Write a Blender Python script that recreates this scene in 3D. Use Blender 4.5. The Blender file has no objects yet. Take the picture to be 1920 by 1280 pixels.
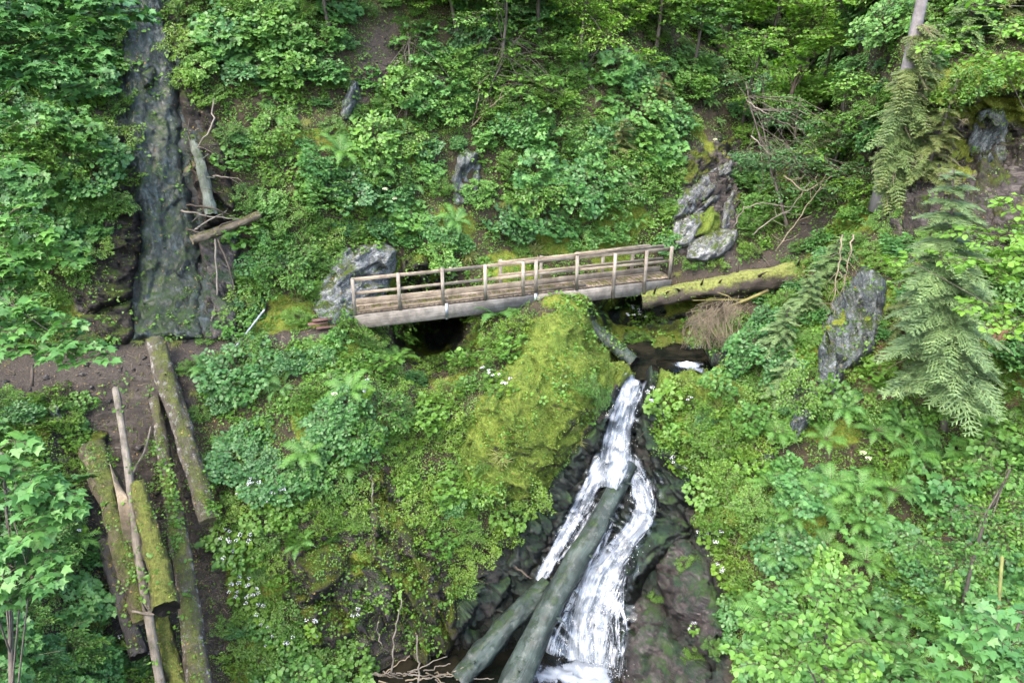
# Gorge with footbridge and waterfall, Blender 4.5
import bpy, math, random
import numpy as np
from mathutils import Vector, Matrix
from mathutils.bvhtree import BVHTree

SC = bpy.context.scene
COL = SC.collection
RNG = np.random.default_rng(7)
random.seed(7)
PI = math.pi
CAMZ, PITCH, F = 8.0, math.radians(24), 1400.0
CAM = np.array([0.0, 0.0, CAMZ])
FWD = np.array([0, math.cos(PITCH), -math.sin(PITCH)])
UPV = np.array([0, math.sin(PITCH), math.cos(PITCH)])
RGT = np.array([1.0, 0, 0])

def ray(px, py):
    px = np.asarray(px, float); py = np.asarray(py, float)
    return (FWD + ((px - 960) / F)[..., None] * RGT - ((py - 640) / F)[..., None] * UPV)

def P(px, py, d):
    """world point seen at photo pixel (px,py) at depth d metres along the view axis"""
    return CAM + ray(px, py) * np.asarray(d, float)[..., None]

# ------------------------------------------------------------------ scene helpers
def tag(o, label=None, cat=None, group=None, kind=None):
    if label: o['label'] = label
    if cat: o['category'] = cat
    if group: o['group'] = group
    if kind: o['kind'] = kind
    return o

def empty(name, loc, label=None, cat=None, group=None, rot=None, scale=1.0):
    o = bpy.data.objects.new(name, None); COL.objects.link(o)
    o.empty_display_size = 0.2
    o.location = [float(v) for v in loc]
    if rot is not None: o.rotation_euler = rot
    o.scale = (scale,) * 3
    return tag(o, label, cat, group)

def mesh_np(name, V, Tri, mat=None, tint=None, smooth=False, cols=None):
    V = np.asarray(V, np.float32); Tri = np.asarray(Tri, np.int32)
    n = Tri.shape[1]
    me = bpy.data.meshes.new(name)
    me.vertices.add(len(V)); me.vertices.foreach_set('co', V.ravel())
    me.loops.add(Tri.size); me.loops.foreach_set('vertex_index', Tri.ravel())
    me.polygons.add(len(Tri))
    me.polygons.foreach_set('loop_start', np.arange(0, Tri.size, n, dtype=np.int32))
    try: me.polygons.foreach_set('loop_total', np.full(len(Tri), n, np.int32))
    except Exception: pass
    if smooth: me.polygons.foreach_set('use_smooth', np.ones(len(Tri), bool))
    me.update(calc_edges=True)
    if tint is not None:
        a = me.attributes.new('tint', 'FLOAT', 'POINT'); a.data.foreach_set('value', np.asarray(tint, np.float32))
    if cols is not None:
        for k, v in cols.items():
            if v.ndim == 1:
                a = me.attributes.new(k, 'FLOAT', 'POINT'); a.data.foreach_set('value', v.astype(np.float32))
            else:
                a = me.attributes.new(k, 'FLOAT_VECTOR', 'POINT'); a.data.foreach_set('vector', v.astype(np.float32).ravel())
    if mat: me.materials.append(mat)
    return me

def obj(name, me, parent=None, **kw):
    o = bpy.data.objects.new(name, me); COL.objects.link(o)
    if parent is not None: o.parent = parent
    return tag(o, **kw)

class Geo:
    """collects boxes, tubes and arrays, then builds ONE mesh (triangles)"""
    def __init__(s): s.V, s.F, s.T, s.n = [], [], [], 0
    def add(s, V, Fc, tint=None):
        V = np.asarray(V, float).reshape(-1, 3); Fc = np.asarray(Fc, int)
        if Fc.shape[1] == 4: Fc = np.concatenate([Fc[:, [0, 1, 2]], Fc[:, [0, 2, 3]]])
        s.V.append(V); s.F.append(Fc + s.n); s.n += len(V)
        s.T.append(np.full(len(V), .5) if tint is None else np.broadcast_to(tint, (len(V),)))
    def box(s, c, u, v, w, hx, hy, hz, bev=0.0, tint=.5):
        """box about centre c with unit axes u,v,w and half sizes; bevelled long edges"""
        c, u, v, w = [np.asarray(q, float) for q in (c, u, v, w)]
        b = min(bev, hy * .8, hz * .8)
        ring = [(-hy, -hz + b), (-hy, hz - b), (-hy + b, hz), (hy - b, hz), (hy, hz - b), (hy, -hz + b), (hy - b, -hz), (-hy + b, -hz)] if b > 0 else \
               [(-hy, -hz), (-hy, hz), (hy, hz), (hy, -hz)]
        k = len(ring); V = []
        for sx in (-hx, hx):
            for (a, d) in ring: V.append(c + u * sx + v * a + w * d)
        Fc = []
        for i in range(k): j = (i + 1) % k; Fc += [(i, j, k + j), (i, k + j, k + i)]
        for i in range(1, k - 1): Fc += [(0, i + 1, i), (k, k + i, k + i + 1)]
        s.add(V, Fc, tint)
    def beam(s, a, b, wid, hei, up=(0, 0, 1), bev=.008, tint=.5):
        a, b = np.asarray(a, float), np.asarray(b, float); u = b - a; L = np.linalg.norm(u); u = u / L
        v = np.cross(up, u); v /= np.linalg.norm(v); w = np.cross(u, v)
        s.box((a + b) / 2, u, v, w, L / 2, wid / 2, hei / 2, bev, tint)
    def tube(s, pts, rads, seg=6, cap=True, jit=0.0, tint=.5, rng=None):
        pts = np.asarray(pts, float); n = len(pts); rads = np.broadcast_to(rads, (n,))
        t = np.gradient(pts, axis=0); t /= np.linalg.norm(t, axis=1)[:, None] + 1e-9
        ref = np.array([0, 0, 1.]) if abs(t[0][2]) < .9 else np.array([1., 0, 0])
        x = np.cross(t, ref); x /= np.linalg.norm(x, axis=1)[:, None] + 1e-9; y = np.cross(t, x)
        a = np.linspace(0, 2 * PI, seg, endpoint=False)
        rr = rads[:, None] * np.ones((n, seg))
        if jit: rr = rr * (1 + jit * ((rng or RNG).random((n, seg)) - .5))
        V = pts[:, None, :] + rr[..., None] * (np.cos(a)[None, :, None] * x[:, None, :] + np.sin(a)[None, :, None] * y[:, None, :])
        V = V.reshape(-1, 3); i = np.arange(n - 1)[:, None] * seg; j = np.arange(seg)[None, :]; j2 = (j + 1) % seg
        Q = np.stack([i + j, i + j2, i + seg + j2, i + seg + j], -1).reshape(-1, 4)
        Fc = np.concatenate([Q[:, [0, 1, 2]], Q[:, [0, 2, 3]]])
        if cap:
            V = np.concatenate([V, pts[:1], pts[-1:]]); m = n * seg
            c0 = [(m, (k + 1) % seg, k) for k in range(seg)]; c1 = [(m + 1, (n - 1) * seg + k, (n - 1) * seg + (k + 1) % seg) for k in range(seg)]
            Fc = np.concatenate([Fc, c0, c1])
        s.add(V, Fc, tint)
    def arrays(s): return np.concatenate(s.V), np.concatenate(s.F), np.concatenate(s.T)
    def mesh(s, name, mat, smooth=False):
        V, Fc, T = s.arrays(); return mesh_np(name, V, Fc, mat, T, smooth)
    def build(s, name, mat, parent=None, smooth=False, **kw):
        V, Fc, T = s.arrays()
        if parent is not None: V = V - np.array(parent.location)
        o = obj(name, mesh_np(name, V, Fc, mat, T, smooth), parent, **kw); return o

# ------------------------------------------------------------------ numpy noise
def _h(ix, iy, iz, seed):
    h = (ix * 374761393 + iy * 668265263 + iz * 2147483647 + seed * 1274126177) & 0xFFFFFFFF
    h = ((h ^ (h >> 13)) * 1274126177) & 0xFFFFFFFF
    h = (h ^ (h >> 16)) & 0xFFFFFFFF
    return h / 4294967295.0
def vnoise(p, seed=0):
    i = np.floor(p).astype(np.int64); f = p - i; f = f * f * f * (f * (f * 6 - 15) + 10)
    r = 0
    for dx in (0, 1):
        for dy in (0, 1):
            for dz in (0, 1):
                w = (f[..., 0] if dx else 1 - f[..., 0]) * (f[..., 1] if dy else 1 - f[..., 1]) * (f[..., 2] if dz else 1 - f[..., 2])
                r = r + w * _h(i[..., 0] + dx, i[..., 1] + dy, i[..., 2] + dz, seed)
    return r * 2 - 1
def fbm(p, oct=4, seed=0, ridged=False):
    r, a, q = 0, 1.0, np.asarray(p, float); tot = 0
    for k in range(oct):
        v = vnoise(q, seed + k * 17)
        if ridged: v = 1 - 2 * np.abs(v)
        r = r + a * v; tot += a; a *= .5; q = q * 2.03 + 3.7
    return r / tot

def facets(p, cell, seed=0, slope=.5, stretch=None, am=3.0):
    """angular blocks: every cell of a jittered lattice is a tilted plane"""
    p = np.asarray(p, float); q = p / cell
    if stretch is not None:
        d = np.array(stretch, float); d /= np.linalg.norm(d); q = q + d * ((q @ d) * am)[..., None]
    i0 = np.floor(q).astype(np.int64); best = np.full(q.shape[:-1], 1e9); out = np.zeros(q.shape[:-1])
    for dx in (-1, 0, 1):
        for dy in (-1, 0, 1):
            for dz in (-1, 0, 1):
                c = i0 + np.array([dx, dy, dz]); j = [_h(c[..., 0], c[..., 1], c[..., 2], seed + k) for k in range(7)]
                v = q - (c + np.stack(j[:3], -1)); dd = (v ** 2).sum(-1)
                val = (v * (np.stack(j[3:6], -1) - .5)).sum(-1) * slope * 2 + (j[6] - .5) * .9
                m_ = dd < best; best = np.where(m_, dd, best); out = np.where(m_, val, out)
    return out * cell
def inpoly(px, py, poly):
    """signed distance in pixels to polygon, positive inside"""
    px, py = np.asarray(px, float), np.asarray(py, float)
    ins = np.zeros(px.shape, bool); d = np.full(px.shape, 1e9); n = len(poly)
    for i in range(n):
        x0, y0 = poly[i]; x1, y1 = poly[(i + 1) % n]
        c = ((y0 > py) != (y1 > py)) & (px < (x1 - x0) * (py - y0) / ((y1 - y0) or 1e-9) + x0)
        ins ^= c
        t = np.clip(((px - x0) * (x1 - x0) + (py - y0) * (y1 - y0)) / ((x1 - x0) ** 2 + (y1 - y0) ** 2 + 1e-9), 0, 1)
        d = np.minimum(d, np.hypot(px - x0 - t * (x1 - x0), py - y0 - t * (y1 - y0)))
    return np.where(ins, d, -d)
def smooth01(x, a, b):
    t = np.clip((x - a) / (b - a), 0, 1); return t * t * (3 - 2 * t)

# ------------------------------------------------------------------ materials
def newmat(name):
    m = bpy.data.materials.new(name); m.use_nodes = True; nt = m.node_tree; nt.nodes.clear()
    out = nt.nodes.new('ShaderNodeOutputMaterial'); return m, nt, out
class N:
    def __init__(s, nt): s.nt = nt
    def __call__(s, typ, ins=None, **kw):
        n = s.nt.nodes.new(typ)
        for k, v in kw.items(): setattr(n, k, v)
        for k, v in (ins or {}).items():
            if hasattr(v, 'is_output') or isinstance(v, bpy.types.NodeSocket): s.nt.links.new(v, n.inputs[k])
            else: n.inputs[k].default_value = v
        return n
    def math(s, op, a, b=0.0, clamp=False):
        n = s('ShaderNodeMath', {0: a, 1: b}, operation=op); n.use_clamp = clamp; return n.outputs[0]
    def noise(s, vec, scale, detail=4, rough=.6, dist=0.0):
        return s('ShaderNodeTexNoise', {'Vector': vec, 'Scale': scale, 'Detail': detail, 'Roughness': rough, 'Distortion': dist}).outputs[0]
    def mix(s, f, a, b, mode='MIX'):
        n = s('ShaderNodeMix', data_type='RGBA', blend_type=mode)
        for sock, v in ((n.inputs[0], f), (n.inputs[6], a), (n.inputs[7], b)):
            if isinstance(v, bpy.types.NodeSocket): s.nt.links.new(v, sock)
            else: sock.default_value = v if not isinstance(v, tuple) or len(v) != 3 else (*v, 1)
        return n.outputs[2]
    def ramp(s, f, stops):
        n = s('ShaderNodeValToRGB', {0: f}); cr = n.color_ramp
        while len(cr.elements) < len(stops): cr.elements.new(.5)
        for e, (p, c) in zip(cr.elements, stops): e.position = p; e.color = (*c, 1) if len(c) == 3 else c
        return n.outputs[0]
    def map(s, f, a, b, c=0.0, d=1.0):
        n = s('ShaderNodeMapRange', {0: f, 1: a, 2: b, 3: c, 4: d}); return n.outputs[0]
    def bump(s, h, dist=.02, strength=1.0):
        return s('ShaderNodeBump', {'Height': h, 'Distance': dist, 'Strength': strength}).outputs[0]

def leaf_mat(name, dark, light, alt, rough=.42, trans=.32, patch=.55):
    """foliage: tint per leaf, hue per plant, patches by place"""
    m, nt, out = newmat(name); n = N(nt)
    t = n('ShaderNodeAttribute', attribute_name='tint').outputs['Fac']
    pos = n('ShaderNodeNewGeometry').outputs['Position']
    c = n.mix(n.map(t, 0, 1), dark, light)
    pn = n.map(n.noise(pos, patch, 3, .6), .38, .66)
    rnd = n('ShaderNodeObjectInfo').outputs['Random']
    c = n.mix(n.math('MULTIPLY', n.math('ADD', pn, rnd), .5), c, alt)
    c = n.mix(1.0, c, (1.27, 1.28, 1.02, 1), 'MULTIPLY')
    v = n.map(n.math('ADD', n.math('MULTIPLY', t, 7.31), rnd), 0, 8.3, 0, 8.3)
    v = n.math('FRACT', v)
    c = n.mix(.9, c, n.ramp(v, [(0, (.78, .8, .75)), (.5, (1, 1, 1)), (1, (1.28, 1.2, 1.1))]), 'MULTIPLY')
    p = n('ShaderNodeBsdfPrincipled', {'Base Color': c, 'Roughness': rough, 'Specular IOR Level': .45})
    tr = n('ShaderNodeBsdfTranslucent', {'Color': n.mix(1.0, c, (1.1, 1.25, .6, 1), 'MULTIPLY')})
    mx = n('ShaderNodeMixShader', {0: trans, 1: p.outputs[0], 2: tr.outputs[0]})
    nt.links.new(mx.outputs[0], out.inputs[0]); return m

def rock_mat(name, base, dark, light, moss=.3, mosscol=(.13, .17, .02), rough=.8, scale=1.0, sdir=(.5, .2, .8), streak=False, wet=0.0, lichen=.3):
    m, nt, out = newmat(name); n = N(nt)
    g = n('ShaderNodeNewGeometry'); pos = g.outputs['Position']
    sv = np.array(sdir, float); sv /= np.linalg.norm(sv)
    dt = n('ShaderNodeVectorMath', {0: pos, 1: tuple(sv)}, operation='DOT_PRODUCT').outputs['Value']
    ad = n('ShaderNodeVectorMath', {0: tuple(sv), 'Scale': n.math('MULTIPLY', dt, 4.0)}, operation='SCALE').outputs[0]
    mp = n('ShaderNodeVectorMath', {0: pos, 1: ad}, operation='ADD').outputs[0]
    if streak: mp = n('ShaderNodeMapping', {'Vector': pos, 'Scale': (3.2, 2.4, .4)}).outputs[0]
    a = n.noise(mp, 1.6 * scale, 8, .65, .6); b = n.noise(pos, 7 * scale, 6, .7)
    c = n.ramp(a, [(.36, dark), (.5, base), (.62, light)])
    c = n.mix(n.map(b, .3, .7, .25, .75), c, n.mix(.5, dark, base))
    if lichen: c = n.mix(n.map(n.noise(pos, 9 * scale, 7, .8), .50, .60, 0, lichen), c, (.62, .64, .58, 1))
    cr = n.noise(mp, 4.2 * scale, 6, .75, 1.2)
    crack = n.map(n.math('ABSOLUTE', n.math('SUBTRACT', cr, .5)), 0, .03, 1, 0)
    cr2 = n.map(n.math('ABSOLUTE', n.math('SUBTRACT', n.noise(mp, 1.5 * scale, 7, .7, .8), .48)), 0, .018, 1, 0)
    crack = n.math('MAXIMUM', crack, cr2)
    c = n.mix(n.math('MULTIPLY', crack, .75), c, (.02, .02, .018, 1))
    nz = n('ShaderNodeSeparateXYZ', {0: g.outputs['Normal']}).outputs[2]
    mn = n.noise(pos, 2.1 * scale, 9, .76)
    mf = n.map(n.math('ADD', n.math('MULTIPLY', nz, .28), mn), .74 - moss * .5, .90 - moss * .5)
    mc = n.mix(n.map(n.noise(pos, 9, 5, .7), .35, .65), mosscol, tuple(q * .45 for q in mosscol) + (1,))
    mc = n.mix(n.map(n.noise(pos, 1.3, 3, .6), .45, .65, 0, .6), mc, (.07, .14, .02, 1))
    c = n.mix(mf, c, mc)
    h = n.math('ADD', n.math('MULTIPLY', a, .5), n.math('ADD', n.math('MULTIPLY', b, .35), n.math('MULTIPLY', crack, -.25)))
    h = n.math('ADD', h, n.math('MULTIPLY', n.noise(pos, 34, 4, .7), .16))
    h2 = n.math('ADD', n.math('MULTIPLY', mf, .5), n.math('MULTIPLY', n.noise(pos, 28, 4, .75), 1.0))
    hh = n.math('ADD', n.math('MULTIPLY', h, n.math('SUBTRACT', 1.0, mf)), n.math('MULTIPLY', h2, mf))
    rg = n.map(mf, 0, 1, rough, .95)
    p = n('ShaderNodeBsdfPrincipled', {'Base Color': c, 'Roughness': rg, 'Specular IOR Level': .5 if wet else .3, 'Coat Weight': wet, 'Coat Roughness': .25,
                                       'Normal': n.bump(hh, .09, .9)})
    nt.links.new(p.outputs[0], out.inputs[0]); return m

def wood_mat(name, c1, c2, moss=0.0, flow=False, mosscol=(.16, .19, .02), rough=.8, axis_scale=(1, 1, 1), coords='Object', grain=30, wet=0, pale=.0):
    m, nt, out = newmat(name); n = N(nt)
    g = n('ShaderNodeNewGeometry'); pos = g.outputs['Position']
    oc = n('ShaderNodeAttribute', attribute_name='flow').outputs['Vector'] if flow else n('ShaderNodeTexCoord').outputs[coords]
    mp = n('ShaderNodeMapping', {'Vector': oc, 'Scale': axis_scale}).outputs[0]
    a = n.noise(mp, grain, 6, .7, .5); b = n.noise(pos, 2.6, 5, .65)
    c = n.mix(n.map(a, .3, .7), c1, c2)
    c = n.mix(n.map(b, .4, .62, 0, .75), c, tuple(q * .5 for q in c1[:3]) + (1,))
    if pale: c = n.mix(n.map(n.noise(pos, 6, 5, .7), .55, .62, 0, pale), c, (.5, .5, .46, 1))
    h = n.math('ADD', a, n.math('MULTIPLY', b, .5))
    r = rough
    if moss:
        nz = n('ShaderNodeSeparateXYZ', {0: g.outputs['Normal']}).outputs[2]
        mf = n.map(n.math('ADD', n.math('MULTIPLY', nz, .35), n.noise(pos, 3.2, 9, .76)), .86 - moss * .5, 1.03 - moss * .5)
        mc = n.mix(n.map(n.noise(pos, 12, 5, .7), .35, .65), mosscol, tuple(q * .4 for q in mosscol) + (1,))
        c = n.mix(mf, c, mc); h = n.math('ADD', h, n.math('MULTIPLY', mf, n.math('ADD', .5, n.noise(pos, 30, 3, .7))))
        r = n.map(mf, 0, 1, rough, .95)
    p = n('ShaderNodeBsdfPrincipled', {'Base Color': c, 'Roughness': r, 'Specular IOR Level': .4, 'Coat Weight': wet, 'Coat Roughness': .3, 'Normal': n.bump(h, .035, .9)})
    nt.links.new(p.outputs[0], out.inputs[0]); return m
EXPO = 2.46
HAZE = .0048
# ------------------------------------------------------------------ terrain (surface through surveyed points: photo pixel, depth)
CP = """
-900 -600 26|0 -600 26|450 -600 29|900 -600 34|1300 -600 42|1550 -600 55|1750 -600 34|2100 -600 28|2800 -600 26
0 0 21|150 0 22|270 20 24.2|450 0 25.5|600 0 27.5|750 0 29|900 0 30|1100 0 32|1300 0 35|1450 0 42|1560 0 46|1640 20 27|1750 50 24.5|1900 20 23.5
0 200 20|100 300 20|270 200 23.2|420 200 24|600 200 25.3|750 200 26.2|900 200 27|1100 200 28.5|1300 200 29.5|1450 220 33|1530 220 34|1620 220 25|1700 280 23|1820 150 22.0|1800 255 23.6|1900 260 23.2
0 400 19.8|150 420 20.7|300 400 22.3|440 400 22.8|560 400 23.2|700 380 24.5|850 380 25.2|1000 380 25.6|1150 380 26.2|1300 380 26.6|1400 380 28|1500 360 28.5|1580 400 25|1650 420 22.8|1750 400 21.8|1900 400 20.8
0 560 20|150 560 20.8|300 560 21.6|420 560 21.6|500 560 21.8|600 540 22.4|700 520 23.6|800 500 24.2|900 500 24.6|1000 500 25|1100 490 25.5|1200 475 26.1|1300 475 26|1400 480 26|1480 440 26.8|1520 430 26.3|1560 520 22.5|1640 560 20.6|1780 560 20.2|1900 600 19.6
0 640 20.3|120 650 20.5|300 640 20.8|400 640 20.8|470 620 20.9|560 615 20.8|620 615 20.9|680 640 21.4|740 640 24.2|830 650 27|900 620 23|960 590 22.3|1050 582 22.0|1100 590 22.3|1140 620 25|1200 600 26.4|1300 600 25.6|1300 560 25.6|1350 562 25.2|1420 548 24.9|1450 585 23.2|1420 620 22.3|1500 600 21.5
0 700 19.9|150 700 20.1|350 700 20.2|470 690 20.2|600 700 19.9|720 700 20.4|800 700 22.4|880 700 21.4|1000 680 20.9|1100 660 21.5|1150 690 22|1270 680 22.75|1330 690 22.4|1400 690 21.6|1500 720 20.3|1620 700 19.9|1750 700 19.3|1900 700 18.6
1195 715 21.9|1250 715 21.9|0 800 18.3|120 800 19.6|250 800 19.9|370 800 19.9|470 800 19.5|600 820 19.3|750 820 19.9|860 820 20.1|960 800 19.8|1080 780 20.8|1160 800 21.3|1230 800 21.0|1320 780 20.5|1450 800 20|1600 820 19.5|1800 820 19.3
0 1000 16|100 1000 17.3|200 950 19.2|300 1000 19.2|380 980 19.2|470 960 18.9|600 960 19.1|720 960 19.4|850 960 19.5|950 960 20.2|1060 920 20.9|1150 900 21|1230 900 20.7|1330 920 19.9|1450 960 18.7|1600 1000 18.4|1800 1000 18
1120 1000 20.7|1180 1000 20.4|1000 1060 20.5|920 1080 20.2|1240 1050 20.1|1300 1100 19.4|1380 1120 18.6|640 1080 19.1|780 1100 19.3|860 1150 19.8
0 1280 14|100 1280 15|220 1280 17|320 1280 17.8|420 1280 18.3|560 1280 18.7|660 1230 19.1|760 1240 20|860 1230 20.4|1100 1150 20.2|1090 1230 20.1|1000 1260 20.3|1180 1230 19.5|1280 1280 18.6|1400 1280 17.2|1600 1280 16.8|1800 1280 16.2
-400 300 19|-400 700 20|-400 1000 14|-900 700 20|-900 1500 9|0 1600 11|400 1600 13.8|700 1550 16.3|1000 1550 16.3|1250 1550 15.8|1600 1600 14.5|2000 1600 13.2|2300 1300 15|2300 900 18|2300 600 19.5|2300 200 21|2800 600 17|2800 1600 12|0 2000 9|1000 2000 12.6|2000 2000 11
"""
cp = np.array([[float(v) for v in q.split()] for l in CP.strip().splitlines() for q in l.split('|')])
_ref = np.interp(cp[:, 0], [0, 300, 600, 900, 1200], [20, 21.8, 22.6, 24.6, 26]); _k = .38 + .62 * np.clip((cp[:, 0] - 1200) / 120, 0, 1)
_sel = (cp[:, 1] <= 420) & (cp[:, 2] > _ref) & (cp[:, 0] > -500); cp[:, 2] = np.where(_sel, _ref + (cp[:, 2] - _ref) * _k, cp[:, 2])
def _tps(cp):
    X = cp[:, :2] / 1000; n = len(X)
    r = np.linalg.norm(X[:, None] - X[None], axis=2); K = np.where(r > 0, r * r * np.log(r + 1e-12), 0) + np.eye(n) * 2e-4
    Pm = np.c_[np.ones(n), X]; A = np.block([[K, Pm], [Pm.T, np.zeros((3, 3))]])
    w = np.linalg.solve(A, np.r_[cp[:, 2], 0, 0, 0]); return X, w
TX, TW = _tps(cp)
def base_depth(px, py):
    px, py = np.asarray(px, float), np.asarray(py, float); sh = px.shape
    q = np.c_[px.ravel(), py.ravel()] / 1000; o = np.empty(len(q))
    for s in range(0, len(q), 40000):
        e = q[s:s + 40000]; r = np.linalg.norm(e[:, None] - TX[None], axis=2)
        o[s:s + 40000] = np.where(r > 0, r * r * np.log(r + 1e-12), 0) @ TW[:-3] + TW[-3] + e @ TW[-2:]
    return np.maximum(o.reshape(sh), 5)

POLY = dict(
 path_l=[(-300, 640), (100, 655), (250, 635), (400, 635), (470, 628), (620, 612), (640, 630), (520, 650), (400, 665), (300, 690), (120, 745), (-300, 780)],
 path_r=[(1240, 505), (1330, 478), (1440, 462), (1480, 430), (1530, 395), (1570, 400), (1530, 450), (1480, 500), (1440, 512), (1240, 530)],
 wetface=[(205, -60), (300, -60), (350, 60), (360, 200), (420, 330), (450, 430), (460, 480), (450, 630), (200, 640), (240, 440), (215, 200)],
 bankl=[(235, 380), (262, 450), (215, 640), (130, 650), (140, 560), (190, 440)],
 gully=[(120, 740), (250, 680), (380, 670), (370, 790), (400, 960), (420, 1100), (430, 1300), (240, 1300), (180, 1100), (120, 930), (90, 800)],
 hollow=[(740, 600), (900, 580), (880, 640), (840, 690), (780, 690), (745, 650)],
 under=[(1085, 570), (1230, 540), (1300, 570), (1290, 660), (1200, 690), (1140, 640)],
 fall=[(1160, 700), (1235, 700), (1225, 850), (1290, 900), (1330, 1010), (1380, 1180), (1370, 1400), (840, 1400), (830, 1190), (900, 1070), (1020, 930), (1090, 820)],
 pool=[(1150, 660), (1230, 655), (1360, 660), (1345, 705), (1200, 715)],
 stream=[(700, 1225), (860, 1225), (1180, 1235), (1190, 1500), (640, 1500)],
 soil_r=[(1610, 700), (1700, 610), (1950, 600), (1950, 830), (1880, 760), (1700, 740), (1620, 770)],
 crag=[(1650, 260), (1740, 230), (1840, 180), (1960, 170), (1960, 440), (1880, 470), (1700, 440), (1640, 420)],
 cragtop=[(1730, 130), (1960, 100), (1960, 240), (1820, 220), (1720, 230)],
 boulders=[(500, 1010), (640, 940), (720, 880), (790, 990), (860, 1120), (860, 1230), (660, 1250), (560, 1180)],
 mossdome=[(860, 850), (900, 760), (960, 680), (1000, 600), (1090, 580), (1200, 690), (1140, 740), (1090, 820), (1000, 930), (880, 900)],
 slabs=[(1262, 480), (1262, 400), (1275, 300), (1330, 255), (1388, 265), (1390, 400), (1372, 484)],
 soil_top=[(690, 60), (740, 20), (770, 70), (720, 150), (660, 230), (640, 200)],
)
gx = np.concatenate([np.arange(-900, -60, 30), np.arange(-60, 1984, 4), np.arange(1990, 2800, 30)]).astype(float)
gy = np.concatenate([np.arange(-600, -40, 25), np.arange(-40, 1324, 4), np.arange(1330, 2000, 25)]).astype(float)
GX, GY = np.meshgrid(gx, gy)
BD = base_depth(GX, GY)
_h0 = np.stack([GX / 60, GY / 60, 0 * GX], -1)
BD = BD + 2.6 * smooth01(inpoly(GX, GY, POLY['hollow']) + 8 * fbm(_h0, 3, 2), -6, 26) + 1.5 * smooth01(inpoly(GX, GY, [(1095, 572), (1240, 548), (1330, 560), (1300, 610), (1210, 625), (1150, 620)]) + 8 * fbm(_h0, 3, 5), -6, 22)
W0 = P(GX, GY, BD)
def normals(W):
    du = np.gradient(W, axis=1); dv = np.gradient(W, axis=0)
    n = np.cross(dv, du); n /= np.linalg.norm(n, axis=2)[..., None] + 1e-9; return n
N0 = normals(W0)
if (N0[..., 1] > 0).mean() > .5: N0 = -N0
S = {k: inpoly(GX, GY, v) for k, v in POLY.items()}
def msk(k, soft=14): return smooth01(S[k] + 10 * fbm(W0 * 1.7, 3, 5), -soft, soft)
flat = np.maximum.reduce([msk('path_l'), msk('path_r'), msk('pool', 20), msk('stream', 20)])
rocky = np.maximum.reduce([msk('wetface'), msk('fall', 20), msk('boulders'), msk('crag'), msk('slabs'), msk('bankl')])
amp = 1 - .85 * flat
disp = .28 * fbm(W0 * .55, 3, 1) + .14 * fbm(W0 * 1.6, 4, 2) + .07 * fbm(W0 * 4.5, 4, 3, True)
sd = W0 @ np.array([.55, -.2, .81]) * 2.2 + 1.2 * fbm(W0 * .9, 3, 8)
saw = (sd - np.floor(sd)) ** 2
rib = fbm(W0 * np.array([1.5, .8, .10]), 4, 12, True) * smooth01(S['wetface'], -5, 25)
disp = disp + .13 * rib + rocky * (1 - .8 * smooth01(S['wetface'], -5, 25)) * (.12 * saw + .06 * fbm(W0 * 2.4, 5, 9, True))
_m = rocky > .02
_f = facets(W0[_m], .42, 3, .55, (.5, -.1, .8), 1.2) + .5 * facets(W0[_m], .19, 9, .6, (.5, -.1, .8), .8)
rocky2 = rocky * (1 - .75 * msk('wetface'))
disp[_m] += (rocky2[_m]) * _f * .8
W1 = W0 + N0 * (disp * amp)[..., None]
W1[..., 2] -= .35 * msk('pool', 20) + .3 * smooth01(S['stream'], 0, 30)
# the ground stays below the bridge deck and clear of its sides
BA = np.array([-4.52, 19.86, 0.0]); BB = np.array([5.15, 23.0, 0.0])
BU = (BB - BA) / np.linalg.norm(BB - BA); BN = np.array([-BU[1], BU[0], 0.0]); BLEN = np.linalg.norm(BB - BA)
rel = W1 - BA; bs = rel @ BU; bn = rel @ BN
foot = smooth01(bs, -.9, -.5) * (1 - smooth01(bs, BLEN + .2, BLEN + .6)) * smooth01(bn, -.35, -.1) * (1 - smooth01(bn, 1.15, 1.5))
lim = np.where((bs > .5) & (bs < BLEN - .6), -.62, -.2)
W1[..., 2] = np.where((foot > 0) & (W1[..., 2] > lim), W1[..., 2] * (1 - foot) + lim * foot, W1[..., 2])

# material weights kept per vertex: bare rock, moss, path earth, wet plus painted shade, red soil
nz = -normals(W1)[..., 2] if normals(W1)[..., 2].mean() < 0 else normals(W1)[..., 2]
A = dict(
 rockw=np.maximum.reduce([msk('wetface'), msk('fall'), msk('boulders', 20) * .7, msk('crag'), msk('slabs'), msk('bankl') * .8, msk('gully') * .35, msk('hollow'), msk('under')]),  # hollow and under join in so their painted shade shows
 mossw=np.clip(np.maximum.reduce([msk('mossdome'), msk('cragtop', 25), smooth01(fbm(W0 * .6, 3, 21), .05, .4) * .8 * (GY > 240)]) - msk('fall') - msk('path_l') - msk('path_r') - msk('wetface') * .7 - msk('gully') * .8, 0, 1),
 pathw=np.maximum.reduce([msk('path_l'), msk('path_r'), msk('bankl') * .5, msk('gully') * .8, msk('soil_top')]),
 wet_shadew=np.maximum.reduce([msk('wetface') * .8, msk('fall'), msk('under'), msk('hollow', 20)]),  # wet rock, and shade painted dark into hollow and under
 redw=msk('soil_r', 30),
 facew=msk('wetface'))
m, nt, out = newmat('hillside'); n = N(nt)
at = lambda k: n('ShaderNodeAttribute', attribute_name=k).outputs['Fac']
pos = n('ShaderNodeNewGeometry').outputs['Position']
a = n.noise(pos, 3.0, 8, .68); b = n.noise(pos, 16, 6, .75); mp = n('ShaderNodeMapping', {'Vector': pos, 'Rotation': (.4, .7, .2), 'Scale': (1, 1, 4)}).outputs[0]
st = n.noise(mp, 2.2, 8, .7, .5)
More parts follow.
